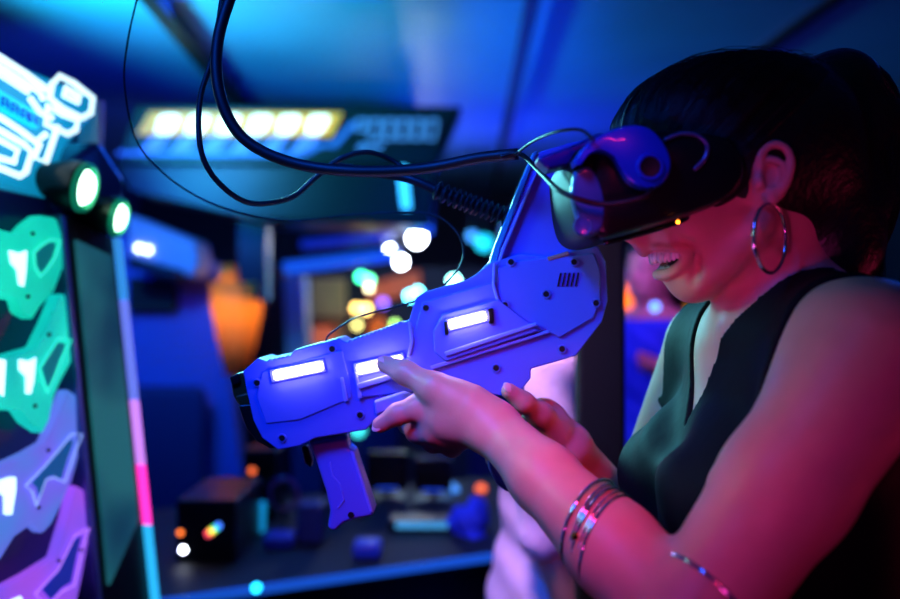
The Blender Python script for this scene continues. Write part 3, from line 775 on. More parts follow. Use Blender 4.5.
def smooth01(x): return x
# top
i0_ = [i for i, b_ in enumerate(body) if b_ is tor[0]][0]
clothset = body[i0_-2:i0_+len(tor)+2]+[RC(SN, SN.lerp(EN, .2), .058, .052, .045), RC(SF, SF.lerp(EF, .2), .050, .046, .04)]
def topf(p, c, r):
    d_ = field(clothset, p, c, r)
    x, y, z = p[..., 0], p[..., 1], p[..., 2]
    s = y-(TY-.0); a_ = np.abs(s)
    fold = .0030*np.sin((z-s*.5+x*.5)*75+1.5*np.sin(y*35+z*12))*np.clip((1.37-z)/.06, 0, 1)*np.clip((.125-a_)/.05, 0, 1)*np.clip((.30-x)/.05, 0, 1)
    d_ = d_-.004+fold
    inner_ = -(d_+.010)
    # neckline (front V, shallower at the back), armholes, hem
    front = x < .335
    vbot = 1.335
    w = np.where(front, .004+(z-vbot)*.54, .02+(z-1.40)*.9)
    neck = np.where(z > vbot-.02, w-a_, -1.)
    hole = a_-(.120+np.maximum(0, 1.46-z)**1.0*.16+np.maximum(0, 1.345-z)*1.3)
    hole = np.where(z < 1.27, -1., hole)
    g = np.maximum(neck, hole)*.8
    g = np.maximum(g, .90-z)
    return np.maximum(np.maximum(d_, inner_), g)
nets('tank_top', topf, (.10, .60, .88), (.50, 1.10, 1.52), .0025, M['cloth'], pl_)
# trousers and shoes (below the frame)
lp = [EL((.35, TY, .90), (.122, .172, .14), None, .05)]
for q in (-1, 1): lp += [RC((.35, TY+q*.085, .86), (.34, TY+q*.09, .48), .085, .06, .03), RC((.34, TY+q*.09, .48), (.36, TY+q*.09, .08), .058, .045, .02)]
nets('trousers', lambda p, c, r: np.maximum(np.maximum(field(lp, p, c, r), p[..., 2]-.97), .06-p[..., 2]), (.1, .5, .0), (.6, 1.2, 1.1), .010, M['denim'], pl_)
for q in (-1, 1):
    shp = [RC((.38, TY+q*.09, .05), (.22, TY+q*.10, .04), .045, .036, .01), RC((.37, TY+q*.09, .05), (.37, TY+q*.09, .11), .042, .042, .01)]
    nets('shoe', lambda p, c, r: np.maximum(field(shp, p, c, r), .001-p[..., 2]), (.1, .5, -.02), (.6, 1.2, .3), .008, M['shoe'], pl_)
# teeth
def teeth(name, curve, other, t0_, t1_, n, inset):
    bm = bmesh.new(); m_ = len(curve)-1
    pts_ = []
    for q_ in range(n):
        f_ = (.10+.80*(q_+.5)/n)*m_; i0 = int(f_); fr = f_-i0
        a_ = curve[i0].lerp(curve[min(m_, i0+1)], fr); b_ = other[i0].lerp(other[min(m_, i0+1)], fr)
        iv = Vector((mc.x-a_.x, mc.y-a_.y, 0)).normalized()*inset
        base_ = Vector((a_.x, a_.y, 0)).lerp(Vector((b_.x, b_.y, 0)), .15)
        pts_.append((Vector((base_.x, base_.y, 0))+iv, a_.z+(b_.z-a_.z)*t0_, a_.z+(b_.z-a_.z)*t1_))
    for q_, (c_, z0_, z1_) in enumerate(pts_):
        p0 = pts_[max(0, q_-1)][0]; p2 = pts_[min(n-1, q_+1)][0]
        tn = p2-p0; wd = (tn.length/(2 if 0 < q_ < n-1 else 1))*.56; an = math.atan2(tn.x, tn.y)
        mt = Matrix.Translation((c_.x, c_.y, (z0_+z1_)/2))@Matrix.Rotation(-an, 4, 'Z')@Matrix.Diagonal((.0030, wd, max(.0025, abs(z0_-z1_)/2), 1))
        bmesh.ops.create_icosphere(bm, subdivisions=3, radius=1, matrix=mt)
    return link(name, bm, M['teeth'], pl_, True)
teeth('upper_teeth', ul, ll, -.05, .60, 14, .0040)
teeth('lower_teeth', ll, ul, -.05, .34, 12, .0055)
for nm, L_, r_ in (('upper_lip', ul, .0031), ('lower_lip', ll, .0040)):
    bm = bmesh.new(); n_ = len(L_); tube_bm(bm, L_, [r_*(.5+.5*math.sin(PI*i/(n_-1))) for i in range(n_)], 12)
    link(nm, bm, M['lip'], pl_, True)
bm = bmesh.new(); bmesh.ops.create_icosphere(bm, subdivisions=3, radius=1, matrix=Matrix.Translation((.218, HY, zc(264)))@Matrix.Diagonal((.016, .020, .006, 1)))
link('tongue', bm, M['gum'], pl_, True)
# finger nails
def nail(p_, d_, nrm_, L_=.0062, w_=.0048):
    Mx = frame(d_, nrm_); bm = bmesh.new()
    R_ = Matrix(Mx.T.tolist()).to_4x4()
    bmesh.ops.create_icosphere(bm, subdivisions=3, radius=1, matrix=Matrix.Translation(p_)@R_@Matrix.Diagonal((L_, w_, .0016, 1)))
    link('finger_nail', bm, M['nail'], pl_, True)
nail(W(384, 360, .877), (-.9, .1, .35), (.1, -.5, .85)); nail(W(377, 427, .868), (-.8, .1, -.5), (-.5, -.8, .3)); nail(W(508, 387.5, .8905), (-.7, 0, .7), (.3, -.8, .5))

# hair
hp = [EL(W(733, 153, HY), (.107, .080, .085), H3, .02), EL(W(700, 118, HY), (.080, .070, .046), H3, .02),
      EL(W(735, 192, HY), (.026, .0715, .032), H3, .01), RC(W(785, 135, HY+.005), W(826, 238, TY-.02), .062, .050, .03), RC(W(826, 238, TY-.02), W(838, 262, TY-.03), .046, .030, .02), RC(W(800, 92, .83), W(838, 92, .84), .026, .036, .015),
      RC(W(838, 92, .84), W(862, 128, .84), .036, .036, .02), RC(W(862, 128, .84), W(857, 200, .83), .036, .032, .02), RC(W(857, 200, .83), W(838, 268, .80), .032, .014, .02)]
hp_cut_y = lambda x: None
eL = [EL(EP(771, 178, -.018), (.021, .026, .030), None, .004, '-')]
Wz = lambda py: W(0, py, HY).z; Wx = lambda px: (px-450)/F*HY
p1 = np.array([Wx(604), Wz(152)]); p2 = np.array([Wx(752), Wz(222)]); dn = (p2-p1)/np.linalg.norm(p2-p1); nn = np.array([dn[1], -dn[0]])   # points down-left
def hairf(p, c, r):
    d_ = field(hp, p, c, r)
    x, y, z = p[..., 0], p[..., 1], p[..., 2]
    g1 = (x-p1[0])*nn[0]+(z-p1[1])*nn[1]
    g2 = Wx(776)-x
    g = np.minimum(g1, g2)
    d_ = np.maximum(d_, g)
    e = eL[0].d(p); d_ = np.maximum(d_, -e)
    return d_
hr = nets('hair', hairf, (.12, .66, 1.44), (.46, .98, 1.74), .0024, M['hair'], pl_)
# strands over the scalp and in the pony tail
def ring_strands(name, paths, r):
    cu = bpy.data.curves.new(name, 'CURVE'); cu.dimensions = '3D'; cu.bevel_depth = r; cu.bevel_resolution = 0
    for P_ in paths:
        sp = cu.splines.new('POLY'); sp.points.add(len(P_)-1)
        sp.points.foreach_set('co', [v for p_ in P_ for v in (*p_, 1.)])
        for i in range(len(P_)): sp.points[i].radius = 1-.6*(i/(len(P_)-1))
    o_ = bpy.data.objects.new(name, cu); COL.objects.link(o_)
    dg = bpy.context.evaluated_depsgraph_get(); me = bpy.data.meshes.new_from_object(o_.evaluated_get(dg))
    bpy.data.objects.remove(o_)
    me.materials.clear()
    return linkme(name, me, M['hair'], hr, True)
def onto(P_, off):
    """lay points on the hair surface, off metres above it"""
    P_ = np.array(P_, float)
    for _ in range(3):
        d0 = field(hp, P_); e_ = 1e-3
        g_ = np.stack([field(hp, P_+np.eye(3)[q]*e_)-d0 for q in range(3)], -1)/e_
        g_ /= np.linalg.norm(g_, axis=-1, keepdims=True)+1e-9
        P_ = P_+g_*(off-d0)[..., None]
    return P_
ek = hp[0]; knot = W(795, 95, .83)
kn = (np.array(knot)-ek.c)@ek.M.T/ek.r; kn /= np.linalg.norm(kn)
N_ = 2600; NJ = 16
sv = np.random.uniform(-1.75, 1.75, N_)
sv = np.round(sv*26)/26+np.random.normal(0, .012, N_)          # locks
a0 = np.stack([.84*np.cos(sv*.55)+np.random.uniform(-.03, .03, N_), np.sin(sv*.8)*1.0, .95*np.cos(sv*.95)-.42+np.random.uniform(-.03, .03, N_)], -1)
a0 /= np.linalg.norm(a0, axis=-1, keepdims=True)
t_ = np.linspace(0, .97, NJ)[None, :, None]
v = a0[:, None]*(1-t_)+kn*t_; v /= np.linalg.norm(v, axis=-1, keepdims=True)
P_ = ek.c+(v*ek.r)@ek.M
off = np.abs(np.random.normal(.0006, .0009, (N_, 1)))+np.where(np.random.rand(N_, 1) < .03, .004, 0)*np.sin(PI*t_[..., 0])+.0005*np.sin(t_[..., 0]*9+sv[:, None]*40)
P_ = onto(P_, off)
ec_ = np.array(EP(772, 172, .01)); keep = (np.linalg.norm((P_-ec_)/np.array([.024, .05, .034]), axis=-1) > 1).all(1)
gg = np.minimum((P_[..., 0]-p1[0])*nn[0]+(P_[..., 2]-p1[1])*nn[1], Wx(776)-P_[..., 0]); keep &= (gg < .006).all(1)
ring_strands('scalp_strands', [list(p_) for p_ in P_[keep]], .00038)
N_ = 1700; paths = []
for i in range(N_):
    an = random.uniform(0, 2*PI); an = round(an*9)/9+random.gauss(0, .03); Rr = [.020, .034, .038, .038, .035, .030, .018]
    C_ = [W(797, 95, .83), W(828, 90, .84), W(853, 106, .842), W(862, 140, .84), W(860, 190, .832), W(850, 238, .815), W(838+random.uniform(-16, 26), 276+random.uniform(-22, 10), .80)]
    ax_ = [Vector((1, 0, .2)), Vector((1, 0, -.2)), Vector((.7, 0, -.7)), Vector((.1, 0, -1)), Vector((-.1, 0, -1)), Vector((-.2, 0, -1)), Vector((-.2, 0, -1))]
    Q_ = []; ft = random.uniform(.93, 1.07)
    for c_, q_, x_ in zip(C_, Rr, ax_):
        x_.normalize(); u_ = Vector((0, 1, 0)); w_ = x_.cross(u_)
        Q_.append(c_+(u_*math.cos(an)+w_*math.sin(an))*q_*ft)
    paths.append(catmull(Q_, 4))
ring_strands('ponytail_strands', paths, .00042)
lathe('hair_tie', W(803, 92, .832), (1, 0, .1), [(-.008, .027), (-.004, .031), (.004, .031), (.008, .027)], M['cabd'], hr)

# ------------------------------------------------------------------ jewellery
def ring_pts(c, axis, r1, r2=None, n=48, up=None):
    axis = Vector(axis).normalized(); u_ = (Vector(up) if up else axis.orthogonal()); u_ = (u_-axis*u_.dot(axis)).normalized(); v_ = axis.cross(u_); r2 = r2 or r1
    return [Vector(c)+u_*r1*math.cos(2*PI*i/n)+v_*r2*math.sin(2*PI*i/n) for i in range(n)]
bm = bmesh.new(); hc = W(770, 238, .731)
tube_bm(bm, ring_pts(hc, (.70, -.71, 0), .0290, .0290, up=(0, 0, 1)), .0016, 10, True)
ear = tag(link('hoop_earring', bm, M['silver'], None, True), 'large thin silver hoop earring hanging from the woman\'s ear', 'earring')
ax = (WN-EN).normalized()
for q, (tt, rr, lab, mm) in enumerate(((.365, .0402, 'bangle nearest the elbow in the stack of silver bangles', 'chrome'), (.388, .0400, 'second silver bangle from the elbow in the wrist stack', 'silver'),
      (.410, .0396, 'middle silver bangle of the stack, with a small gold bead', 'chrome'), (.432, .0392, 'second silver bangle from the hand side of the stack', 'silver'), (.458, .0388, 'silver bangle of the stack nearest to the hand', 'chrome'))):
    c = EN.lerp(WN, tt)
    a2 = (Vector((-.75, .62, .22))+Vector((.03*math.sin(q*2), .03*math.cos(q*3), 0))).normalized()
    bm = bmesh.new(); tube_bm(bm, ring_pts(c, a2, rr+.0012, rr+.0008), .0013 if q % 2 else .0018, 8, True)
    if q == 2:
        t = thing('bangle', c, lab, 'bracelet', 'stacked silver bangles on the forearm')
        link('band', bm, M[mm], t, True)
        rp = ring_pts(c, a2, rr+.0025, rr+.0025)
        v = min(rp, key=lambda p_: (p_-W(600, 554, .66)).length)
        lathe('gold_bead', v, (0, -1, 0), [(-.003, .002), (0, .0035), (.003, .002)], M['gold'], t, 12)
    else:
        tag(link('bangle', bm, M[mm], None, True), lab, 'bracelet', 'stacked silver bangles on the forearm')
ax2 = (EN-SN).normalized(); c = SN.lerp(EN, .92)
bm = bmesh.new(); tube_bm(bm, ring_pts(c, Vector((-.75, -.35, -.55)), .0455, .0455), .0020, 10, True)
tag(link('arm_cuff', bm, M['silver'], None, True), 'thin silver arm cuff just above the woman\'s near elbow', 'bracelet')
c = WF.lerp(EF, .08); bm = bmesh.new(); tube_bm(bm, ring_pts(c, (EF-WF)+Vector((.10, 0, .02)), .0262, .0262), .0008, 8, True)
tag(link('bracelet', bm, M['silver'], None, True), 'fine silver chain bracelet on the woman\'s far wrist', 'bracelet')

# ------------------------------------------------------------------ the blaster
GY = .905; G = FY(GY)
gn = thing('toy_blaster', W(430, 360, GY+.035), 'bulky violet-blue plastic game blaster with glowing white bars held by the woman', 'toy gun')
def serr(x0, y0, x1, y1, n, amp):
    out = []
    for i in range(n):
        t0 = i/n; t1 = (i+.5)/n
        out.append((x0+(x1-x0)*t0, y0+(y1-y0)*t0)); out.append((x0+(x1-x0)*t1-.3*amp, y0+(y1-y0)*t1-amp))
    return out+[(x1, y1)]
outline = [(243, 371), (258, 358), (266, 361)]+serr(268, 360.5, 290, 356, 5, 2)+[(294, 350), (338, 338), (345, 342)]+serr(348, 342, 402, 323, 13, 2)+\
 [(409, 320), (416, 297), (424, 292), (466, 280), (475, 275), (492, 262), (520, 254), (545, 257), (598, 246), (606, 262), (608, 300), (602, 322), (576, 356), (531, 369),
  (531, 378), (521, 391), (500, 396), (478, 392), (466, 386), (430, 398), (405, 412), (374, 421), (366, 430), (316, 438), (300, 446), (278, 450), (262, 438), (253, 420), (246, 388)]
bevd = prism('shell', outline, G, .07, M['gun'], gn, bevel=.0035, seg=3)
# raised panels on the near side
prism('side_panel', [(262, 372), (342, 350), (348, 372), (352, 398), (300, 420), (266, 424), (256, 396)], G, .004, M['gun'], gn, off=.0014, bevel=.0012)
prism('side_panel', [(352, 374), (408, 357), (412, 340), (422, 302), (496, 281), (497, 306), (516, 312), (545, 330), (470, 356), (432, 372), (412, 392), (360, 398)], G, .004, M['gun'], gn, off=.0030, bevel=.0018)
prism('side_panel', [(433, 331), (442, 314), (498, 299), (515, 312), (540, 331), (446, 362), (434, 352)], G, .006, M['gun'], gn, off=.0065, bevel=.002)
prism('side_panel', [(498, 268), (520, 260), (594, 253), (600, 268), (601, 300), (594, 318), (560, 338), (510, 312), (500, 300)], G, .004, M['gun'], gn, off=.003, bevel=.0018)
prism('molded_ridge', [(444, 352), (536, 322), (538, 326), (446, 357)], G, .004, M['gun2'], gn, off=.0085, bevel=.0012)
prism('molded_ridge', [(430, 366), (548, 330), (550, 333), (432, 370)], G, .003, M['gun2'], gn, off=.004, bevel=.001)
prism('slide_rail', [(356, 384), (410, 368), (412, 373), (358, 390)], G, .004, M['gun2'], gn, off=.006, bevel=.0012)
prism('slide_rail', [(354, 372), (357, 372), (362, 398), (358, 399)], G, .003, M['gun2'], gn, off=.0055, bevel=.001)
prism('foregrip_pad', [(373, 401), (404, 391), (414, 395), (412, 403), (376, 416)], G, .010, M['gun2'], gn, off=.008, bevel=.003)
prism('slide_rail', [(340, 378), (343, 377), (348, 401), (344, 402)], G, .003, M['gun2'], gn, off=.0045, bevel=.001)
prism('panel_seam', [(408, 322), (411, 322), (414, 341), (410, 357), (407, 357), (410, 341)], G, .003, M['gun2'], gn, off=.0055, bevel=.001)
prism('panel_seam', [(493, 262), (496, 262), (495, 284), (501, 306), (498, 307), (492, 286)], G, .003, M['gun2'], gn, off=.0055, bevel=.001)
# lit bars
def litbar(x0, y0, x1, y1, th, off):
    dx, dy = x1-x0, y1-y0; L_ = math.hypot(dx, dy); nx, ny = -dy/L_*th/2, dx/L_*th/2; ex, ey = dx/L_*3, dy/L_*3
    fr = [(x0-ex+nx*1.5, y0-ey+ny*1.5), (x1+ex+nx*1.5, y1+ey+ny*1.5), (x1+ex-nx*1.5, y1+ey-ny*1.5), (x0-ex-nx*1.5, y0-ey-ny*1.5)]
    f_ = prism('bar_frame', fr, G, .004, M['gun'], gn, off=off, bevel=.001)
    b_ = prism('light_bar', [(x0+nx, y0+ny), (x1+nx, y1+ny), (x1-nx, y1-ny), (x0-nx, y0-ny)], G, .009, M['bar'], gn, off=off+.0065, bevel=.0022, seg=3)
litbar(273, 376, 322, 366, 9, .004); litbar(357, 370, 402, 360, 9.5, .0045); litbar(449, 325, 486, 315.5, 9, .008)
prism('bar_bracket', [(488, 309), (493, 308), (494, 323), (489, 324)], G, .004, M['dark'], gn, off=.0095, bevel=.001)
prism('bar_bracket', [(444, 322), (448, 321), (449, 334), (445, 335)], G, .004, M['dark'], gn, off=.0095, bevel=.001)
# screws
for x, y, oo in ((257, 383, .001), (332, 349, .001), (282, 438, .001), (360, 415, .001), (426, 308, .004), (511, 262, .004), (574, 262, .0045), (546, 294, .0045), (505, 305, .0045), (596, 303, .0045), (562, 349, .001), (496, 368, .001)):
    s_ = lathe('screw_collar', G.hit(x, y, oo-.001), (0, -1, 0), [(0, .0048), (.0016, .0044), (.0016, .0034), (.0006, .0032)], M['gun'], gn, 18)
    lathe('screw', G.hit(x, y, oo), (0, -1, 0), [(0, .0030), (.0010, .0028)], M['screw'], s_, 14)
for q in range(5):
    x = 560+q*4.4
    prism('vent_slot', [(x, 273), (x+1.6, 272.6), (x-1.2, 286), (x-2.8, 286.4)], G, .002, M['screw'], gn, off=.0042)
prism('painted_top_gleam', [(547, 257), (568, 251), (570, 255), (549, 261)], G, .01, mat('pink_gleam_paint', (220, 160, 150), .25, metal=.5), gn, off=.004, bevel=.001)  # pale pink strip painted in for the gleam on the top edge
# muzzle
prism('muzzle_ring', [(230, 378), (242, 372), (247, 388), (250, 404), (238, 405), (233, 396)], FY(GY+.012), .046, M['bronze'], gn, bevel=.002)
prism('muzzle_cap', [(229, 377), (238, 373), (240, 383), (232, 387)], FY(GY+.008), .052, M['dark'], gn, bevel=.002)
prism('muzzle_cap', [(235, 396), (250, 392), (252, 404), (240, 407)], FY(GY+.008), .052, M['bronze'], gn, bevel=.002)
prism('muzzle_guard', [(238, 405), (252, 404), (256, 424), (264, 438), (276, 448), (270, 449), (257, 442), (247, 430), (242, 418)], FY(GY+.006), .056, M['dark'], gn, bevel=.002)
# fore handle
prism('front_handle', [(308, 441), (347, 434), (348, 448), (354, 451), (374, 511), (373, 516), (357, 519), (344, 523), (334, 532), (327, 528), (330, 511), (326, 492), (315, 458)], FY(GY+.018), .034, M['gun'], gn, bevel=.004, seg=3)
bm = bmesh.new(); tube_bm(bm, [FY(GY+.0175).hit(x, y) for x, y in ((330, 462), (333, 476), (340, 484), (344, 500), (338, 508))], .0009, 6); link('handle_groove', bm, M['gun2'], gn)
lathe('screw', FY(GY+.0175).hit(351, 515), (0, -1, 0), [(0, .0034), (.0008, .0032)], M['screw'], gn, 14)
prism('handle_ridge', [(350, 451), (354, 452), (373, 512), (370, 513)], FY(GY+.018), .004, M['gun2'], gn, off=.002, bevel=.001)
prism('trigger', [(301, 447), (307, 446), (312, 460), (311, 468), (305, 464)], FY(GY+.028), .014, M['dark'], gn, bevel=.0015)
prism('rear_grip', [(490, 392), (526, 386), (521, 404), (516, 440), (521, 486), (508, 494), (496, 484), (489, 470), (487, 430)], FY(GY+.024), .026, M['gun'], gn, bevel=.005, seg=3)
# tall fin
prism('fin', [(492, 272), (500, 244), (538, 152), (567, 143), (592, 138), (596, 250), (545, 262)], FY(GY+.008), .05, M['gun'], gn, bevel=.003)
prism('fin_edge', [(486, 274), (494, 246), (533, 152), (538, 151), (501, 246), (494, 273)], FY(GY+.004), .056, mat('teal_highlight_paint', (60, 150, 190), .12, coat=.6), gn, bevel=.0015)  # teal highlight along the fin's edge, put in as colour
prism('fin_edge', [(501, 250), (541, 158), (544, 158), (505, 250), (496, 280), (493, 280)], FY(GY), .008, M['gun2'], gn, bevel=.001)
for x, y in ((511, 262), (557, 238)): pass
prism('rear_rib', [(470, 281), (488, 263), (500, 250), (503, 256), (494, 270), (480, 284)], FY(GY+.006), .05, M['gun'], gn, bevel=.0015)

# corrugated hose from the fin
pts = catmull([W(330, 166, .99), W(372, 172, .975), W(410, 179, .96), W(450, 196, .955), W(480, 207, .95), W(511, 219, .945)], 26)
n = len(pts); rr = []
for i in range(n):
    x = (pts[i].x/pts[i].y)*F+450
    rr.append(.0052 if x < 436 else .0085+.0030*math.cos(i*1.35))
bm = bmesh.new(); tube_bm(bm, pts, rr, 16); tag(link('corrugated_hose', bm, M['rubber'], None, True), 'black corrugated hose ending at the blaster\'s tall fin', 'hose')

# ------------------------------------------------------------------ headset
hs = thing('vr_headset', W(640, 190, HY), 'black virtual reality headset with a bright blue bracket over the woman\'s eyes', 'headset')
def pillow(name, pts, Yc, half, m, parent, inset=.82, n=7, p=2.6, nsub=4):
    P = [FY(Yc).hit(x, y) for x, y in pts]; P = catmull(P+[P[0]], nsub)[:-1]
    cx = sum((q for q in P), Vector())/len(P); bm = bmesh.new(); rings = []
    for i in range(2*n+1):
        a_ = -PI/2+PI*i/(2*n); t_ = math.sin(a_); s_ = inset+(1-inset)*(1-abs(t_)**p)**(1/p) if abs(t_) < .9999 else inset
        rings.append([bm.verts.new(Vector((cx.x+(q.x-cx.x)*s_, Yc+half*t_, cx.z+(q.z-cx.z)*s_))) for q in P])
    for A, Bq in zip(rings, rings[1:]):
        for k_ in range(len(P)): bm.faces.new((A[k_], A[(k_+1) % len(P)], Bq[(k_+1) % len(P)], Bq[k_]))
    bm.faces.new(rings[0]); bm.faces.new(rings[-1])
    o_ = link(name, bm, m, parent, True); md = o_.modifiers.new('e', 'EDGE_SPLIT'); md.split_angle = math.radians(50); return o_
pillow('visor', [(574, 178), (590, 152), (640, 144), (700, 150), (716, 164), (720, 184), (712, 202), (690, 216), (650, 230), (604, 243), (580, 246), (570, 225), (568, 200)], HY, .086, M['dark'], hs, .86)
pillow('front_shell', [(556, 172), (566, 160), (590, 160), (606, 176), (609, 210), (603, 240), (584, 248), (568, 240), (560, 214)], HY, .080, mat('matt_black_shell', (7, 8, 14), .6, spec=.2), hs, .84)
pillow('face_pad', [(690, 160), (712, 158), (722, 172), (723, 190), (712, 206), (694, 214), (690, 190)], HY, .078, mat('black_foam', (10, 10, 12), .9, bump=.2, bscale=300), hs, .9)
N0 = HY-.083
fp = pillow('side_plate', [(573, 172), (583, 167), (592, 170), (600, 186), (604, 206), (602, 228), (592, 236), (581, 232), (574, 214), (570, 192)], N0+.004, .008, M['hs_plate'], hs, .8)
lathe('sensor', W(583, 226, N0-.003), (0, -1, 0), [(0, .0085), (.0015, .0075), (.0005, .005)], M['hs_plate'], hs, 20)
br = pillow('bracket', [(571, 163), (584, 146), (604, 134), (628, 127), (648, 131), (662, 146), (669, 166), (662, 184), (646, 191), (628, 185), (618, 170), (610, 158), (596, 152), (584, 156), (574, 168)], N0-.004, .012, M['hs_blue'], hs, .92)
lathe('bracket_socket', W(650, 167, N0-.0165), (0, -1, 0), [(0, .0115), (.0022, .0105), (.0022, .0088), (.0008, .008)], M['hs_blue'], br, 28)
lathe('socket_hole', W(650, 167, N0-.0172), (0, -1, 0), [(0, .0088), (.0012, .0082), (.0004, .005)], M['screw'], br, 24)
prism('top_arm', [(536, 158), (575, 144), (600, 132), (612, 134), (590, 148), (572, 164), (548, 170)], FY(N0+.01), .03, mat('navy_plastic', (16, 24, 120), .3), hs, bevel=.003)
# side band over the temples and cable loop
def band(name, pts, Yo, w, m):
    bm = bmesh.new(); tube_bm(bm, catmull([W(x, y, Yo) for x, y in pts], 10), w, 12); return link(name, bm, m, hs, True)
band('wire_loop', [(664, 140), (680, 134), (696, 135), (707, 145), (705, 158), (694, 170)], N0-.004, .0019, mat('grey_wire', (90, 110, 160), .25, metal=.5))
lathe('status_light', W(678, 222, N0-.006), (0, -1, 0), [(0, .0013), (.001, .001)], E('amber_led', (255, 140, 30), 14), hs, 10)
tag(band('rim', [(604, 243), (650, 231), (690, 217), (712, 203), (722, 184), (716, 162)], N0+.03, .0025, M['darkg']))

# ------------------------------------------------------------------ cables
tag(tube('thin_cable', [Vector((W(152, -60, .96).x+.03, W(152, -60, .96).y, 2.3)), Vector((W(152, -60, .96).x+.025, W(152, -60, .96).y, 2.1)), Vector((W(152, -60, .96).x+.012, W(152, -60, .96).y, 1.93)), W(152, -60, .96), W(143, -25, .96), W(128, 40, .96), (W(125, 90, .97)), W(142, 150, .98), W(200, 198, .99), W(280, 220, 1.0), W(360, 214, 1.0), W(425, 213, .99), W(455, 230, .97), (W(463, 258, .96)), W(442, 287, .95), W(405, 304, .95), W(360, 316, .945), W(330, 334, .935), W(326, 345, .93)], .0011, M['rubber'], seg=8),
    'thin black cable dropping at left and looping back down to the blaster\'s top', 'cable')
tag(tube('looped_cable', [Vector((W(236, -70, .9).x+.03, W(236, -70, .9).y, 2.3)), Vector((W(236, -70, .9).x+.025, W(236, -70, .9).y, 2.1)), Vector((W(236, -70, .9).x+.012, W(236, -70, .9).y, 1.93)), W(236, -70, .9), W(226, -25, .9), W(214, 50, .9), (W(200, 100, .9)), W(201, 150, .9), W(218, 182, .91), W(250, 203, .93), W(290, 198, .95), W(315, 178, .96), W(340, 159, .965), W(368, 152, .97), W(395, 162, .975), W(408, 176, .97)], .0030, M['rubber'], seg=10),
    'medium black cable hanging in a low loop in front of the marquee', 'cable')
tag(tube('thick_cable', [Vector((W(252, -70, .87).x+.03, W(252, -70, .87).y, 2.3)), Vector((W(252, -70, .87).x+.025, W(252, -70, .87).y, 2.1)), Vector((W(252, -70, .87).x+.012, W(252, -70, .87).y, 1.93)), W(252, -70, .87), W(238, -25, .87), W(218, 40, .87), W(220, 95, .87), W(243, 138, .875), W(290, 162, .88), W(350, 171, .88), W(420, 169, .88), W(480, 158, .87), W(518, 154, .86)], .0058, M['rubber'], seg=12),
    'thickest black cable sweeping down and right toward the headset', 'cable')
tag(tube('headset_cable', [W(500, 157, .858), W(520, 154, .852), W(540, 172, .80), W(562, 192, .72), W(600, 204, .712), W(640, 199, .706), W(652, 190, .712)], .0024, M['rubber'], seg=10),
    'slim cable curving across the front of the headset below the blue bracket', 'cable')
tag(tube('bracket_wire', [W(515, 155, .85), W(532, 142, .80), W(556, 132, .74), W(580, 130, .71), W(594, 140, .70)], .0015, M['rubber'], seg=8), 'thin wire arching over the fin to the blue bracket', 'cable')

# ------------------------------------------------------------------ lights
def area(name, loc, target, size, col, power, sizey=None, spread=None):
    l = bpy.data.lights.new(name, 'AREA'); l.energy = power; l.color = lin(col); l.size = size
    if sizey: l.shape = 'RECTANGLE'; l.size_y = sizey
    if spread: l.spread = math.radians(spread)
    o_ = bpy.data.objects.new(name, l); COL.objects.link(o_); o_.location = loc
    o_.rotation_euler = (Vector(target)-Vector(loc)).to_track_quat('-Z', 'Y').to_euler(); return o_
area('cyan_ceiling_wash', (-1.35, 1.9, 1.88), (-.62, 2.6, 2.3), .2, (50, 220, 225), 17, spread=75)
area('blue_ceiling_wash', (.25, 4.3, 1.55), (.0, 4.0, 2.3), .8, (0, 60, 255), 16)
area('blue_ceiling_near', (-.2, 1.2, 1.95), (.4, 2.9, 2.3), .3, (0, 60, 255), 2.4)
area('blue_room_light', (-.5, 2.6, 2.2), (-.5, 1.6, .9), .6, (10, 80, 255), 9)
area('blue_left_wash', (-1.1, 2.3, 1.9), (-.9, 3.4, 1.1), .4, (10, 70, 255), 10)
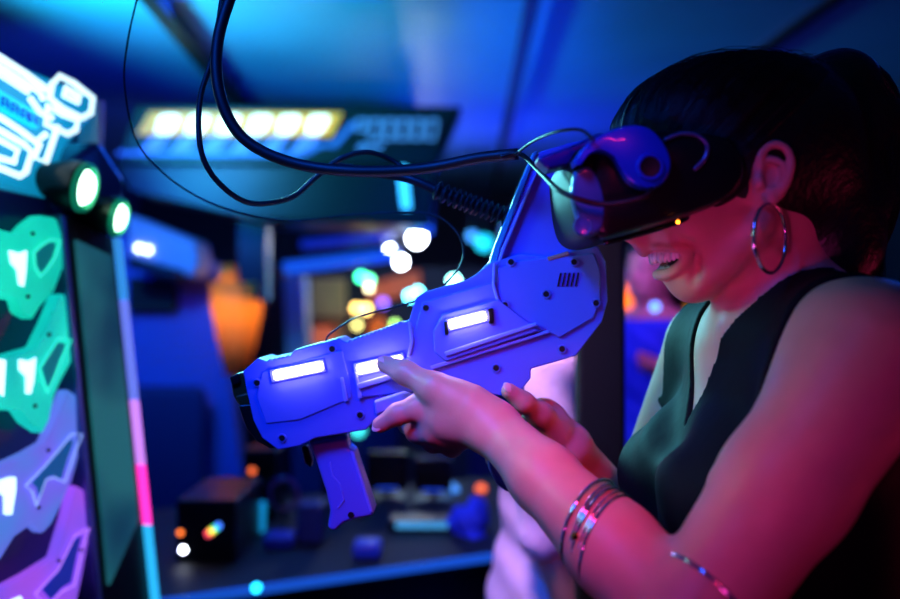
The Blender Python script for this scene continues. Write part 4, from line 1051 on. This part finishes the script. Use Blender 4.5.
area('blue_key', (-.45, .25, 2.1), (-.05, .95, 1.40), .3, (15, 90, 255), 1.8, spread=46)
area('pink_hand_light', (.18, .05, 1.85), (.06, .82, 1.28), .10, (255, 45, 105), .20, spread=26)
area('magenta_side', (-.15, .10, 1.15), (.25, .79, 1.47), .12, (255, 60, 180), .085, spread=38)
area('red_rim', (1.2, .75, 1.15), (.45, .7, 1.3), .3, (255, 50, 110), .22, spread=100)
area('violet_arm', (-.1, -.3, 1.35), (.26, .68, 1.27), .15, (215, 45, 160), .025, spread=34)
area('teal_front', (-.35, 1.75, 1.75), (.24, .87, 1.45), .2, (110, 225, 230), 4, spread=80)
area('teal_chest', (-.35, .72, 1.62), (.24, .85, 1.36), .08, (120, 225, 225), .16, spread=45)
area('cyan_corner', (-1.0, 1.9, 2.2), (-1.0, 3.2, 1.65), .15, (70, 170, 255), 2.2, spread=60)
area('blue_back_right', (1.2, 2.2, 2.1), (.35, .9, 1.5), .5, (20, 90, 255), 2)
area('pink_back', (-.1, 1.15, 1.9), (.15, 1.62, 1.1), .2, (255, 185, 235), 1.6, spread=70)
area('far_violet_fill', (.35, 2.3, 1.9), (.70, 3.0, 1.45), .2, (200, 90, 255), 1.6, spread=90)  # added lamp that brightens the far woman

w = bpy.data.worlds.new('World'); sc.world = w; w.use_nodes = True
w.node_tree.nodes['Background'].inputs[0].default_value = (*lin((20, 50, 150)), 1)
w.node_tree.nodes['Background'].inputs[1].default_value = .10

# ------------------------------------------------------------------ camera
cam = bpy.data.cameras.new('Camera'); co = bpy.data.objects.new('Camera', cam); COL.objects.link(co)
co.location = (0, 0, CZ); co.rotation_euler = (PI/2, 0, 0)
cam.sensor_width = 36; cam.lens = 35.0; cam.clip_start = .02
cam.dof.use_dof = True; cam.dof.focus_distance = .86; cam.dof.aperture_fstop = 2.0
sc.camera = co
sc.view_settings.view_transform = 'Standard'; sc.view_settings.look = 'None'
sc.view_settings.exposure = 0; sc.view_settings.gamma = 1; sc.view_settings.use_curve_mapping = False
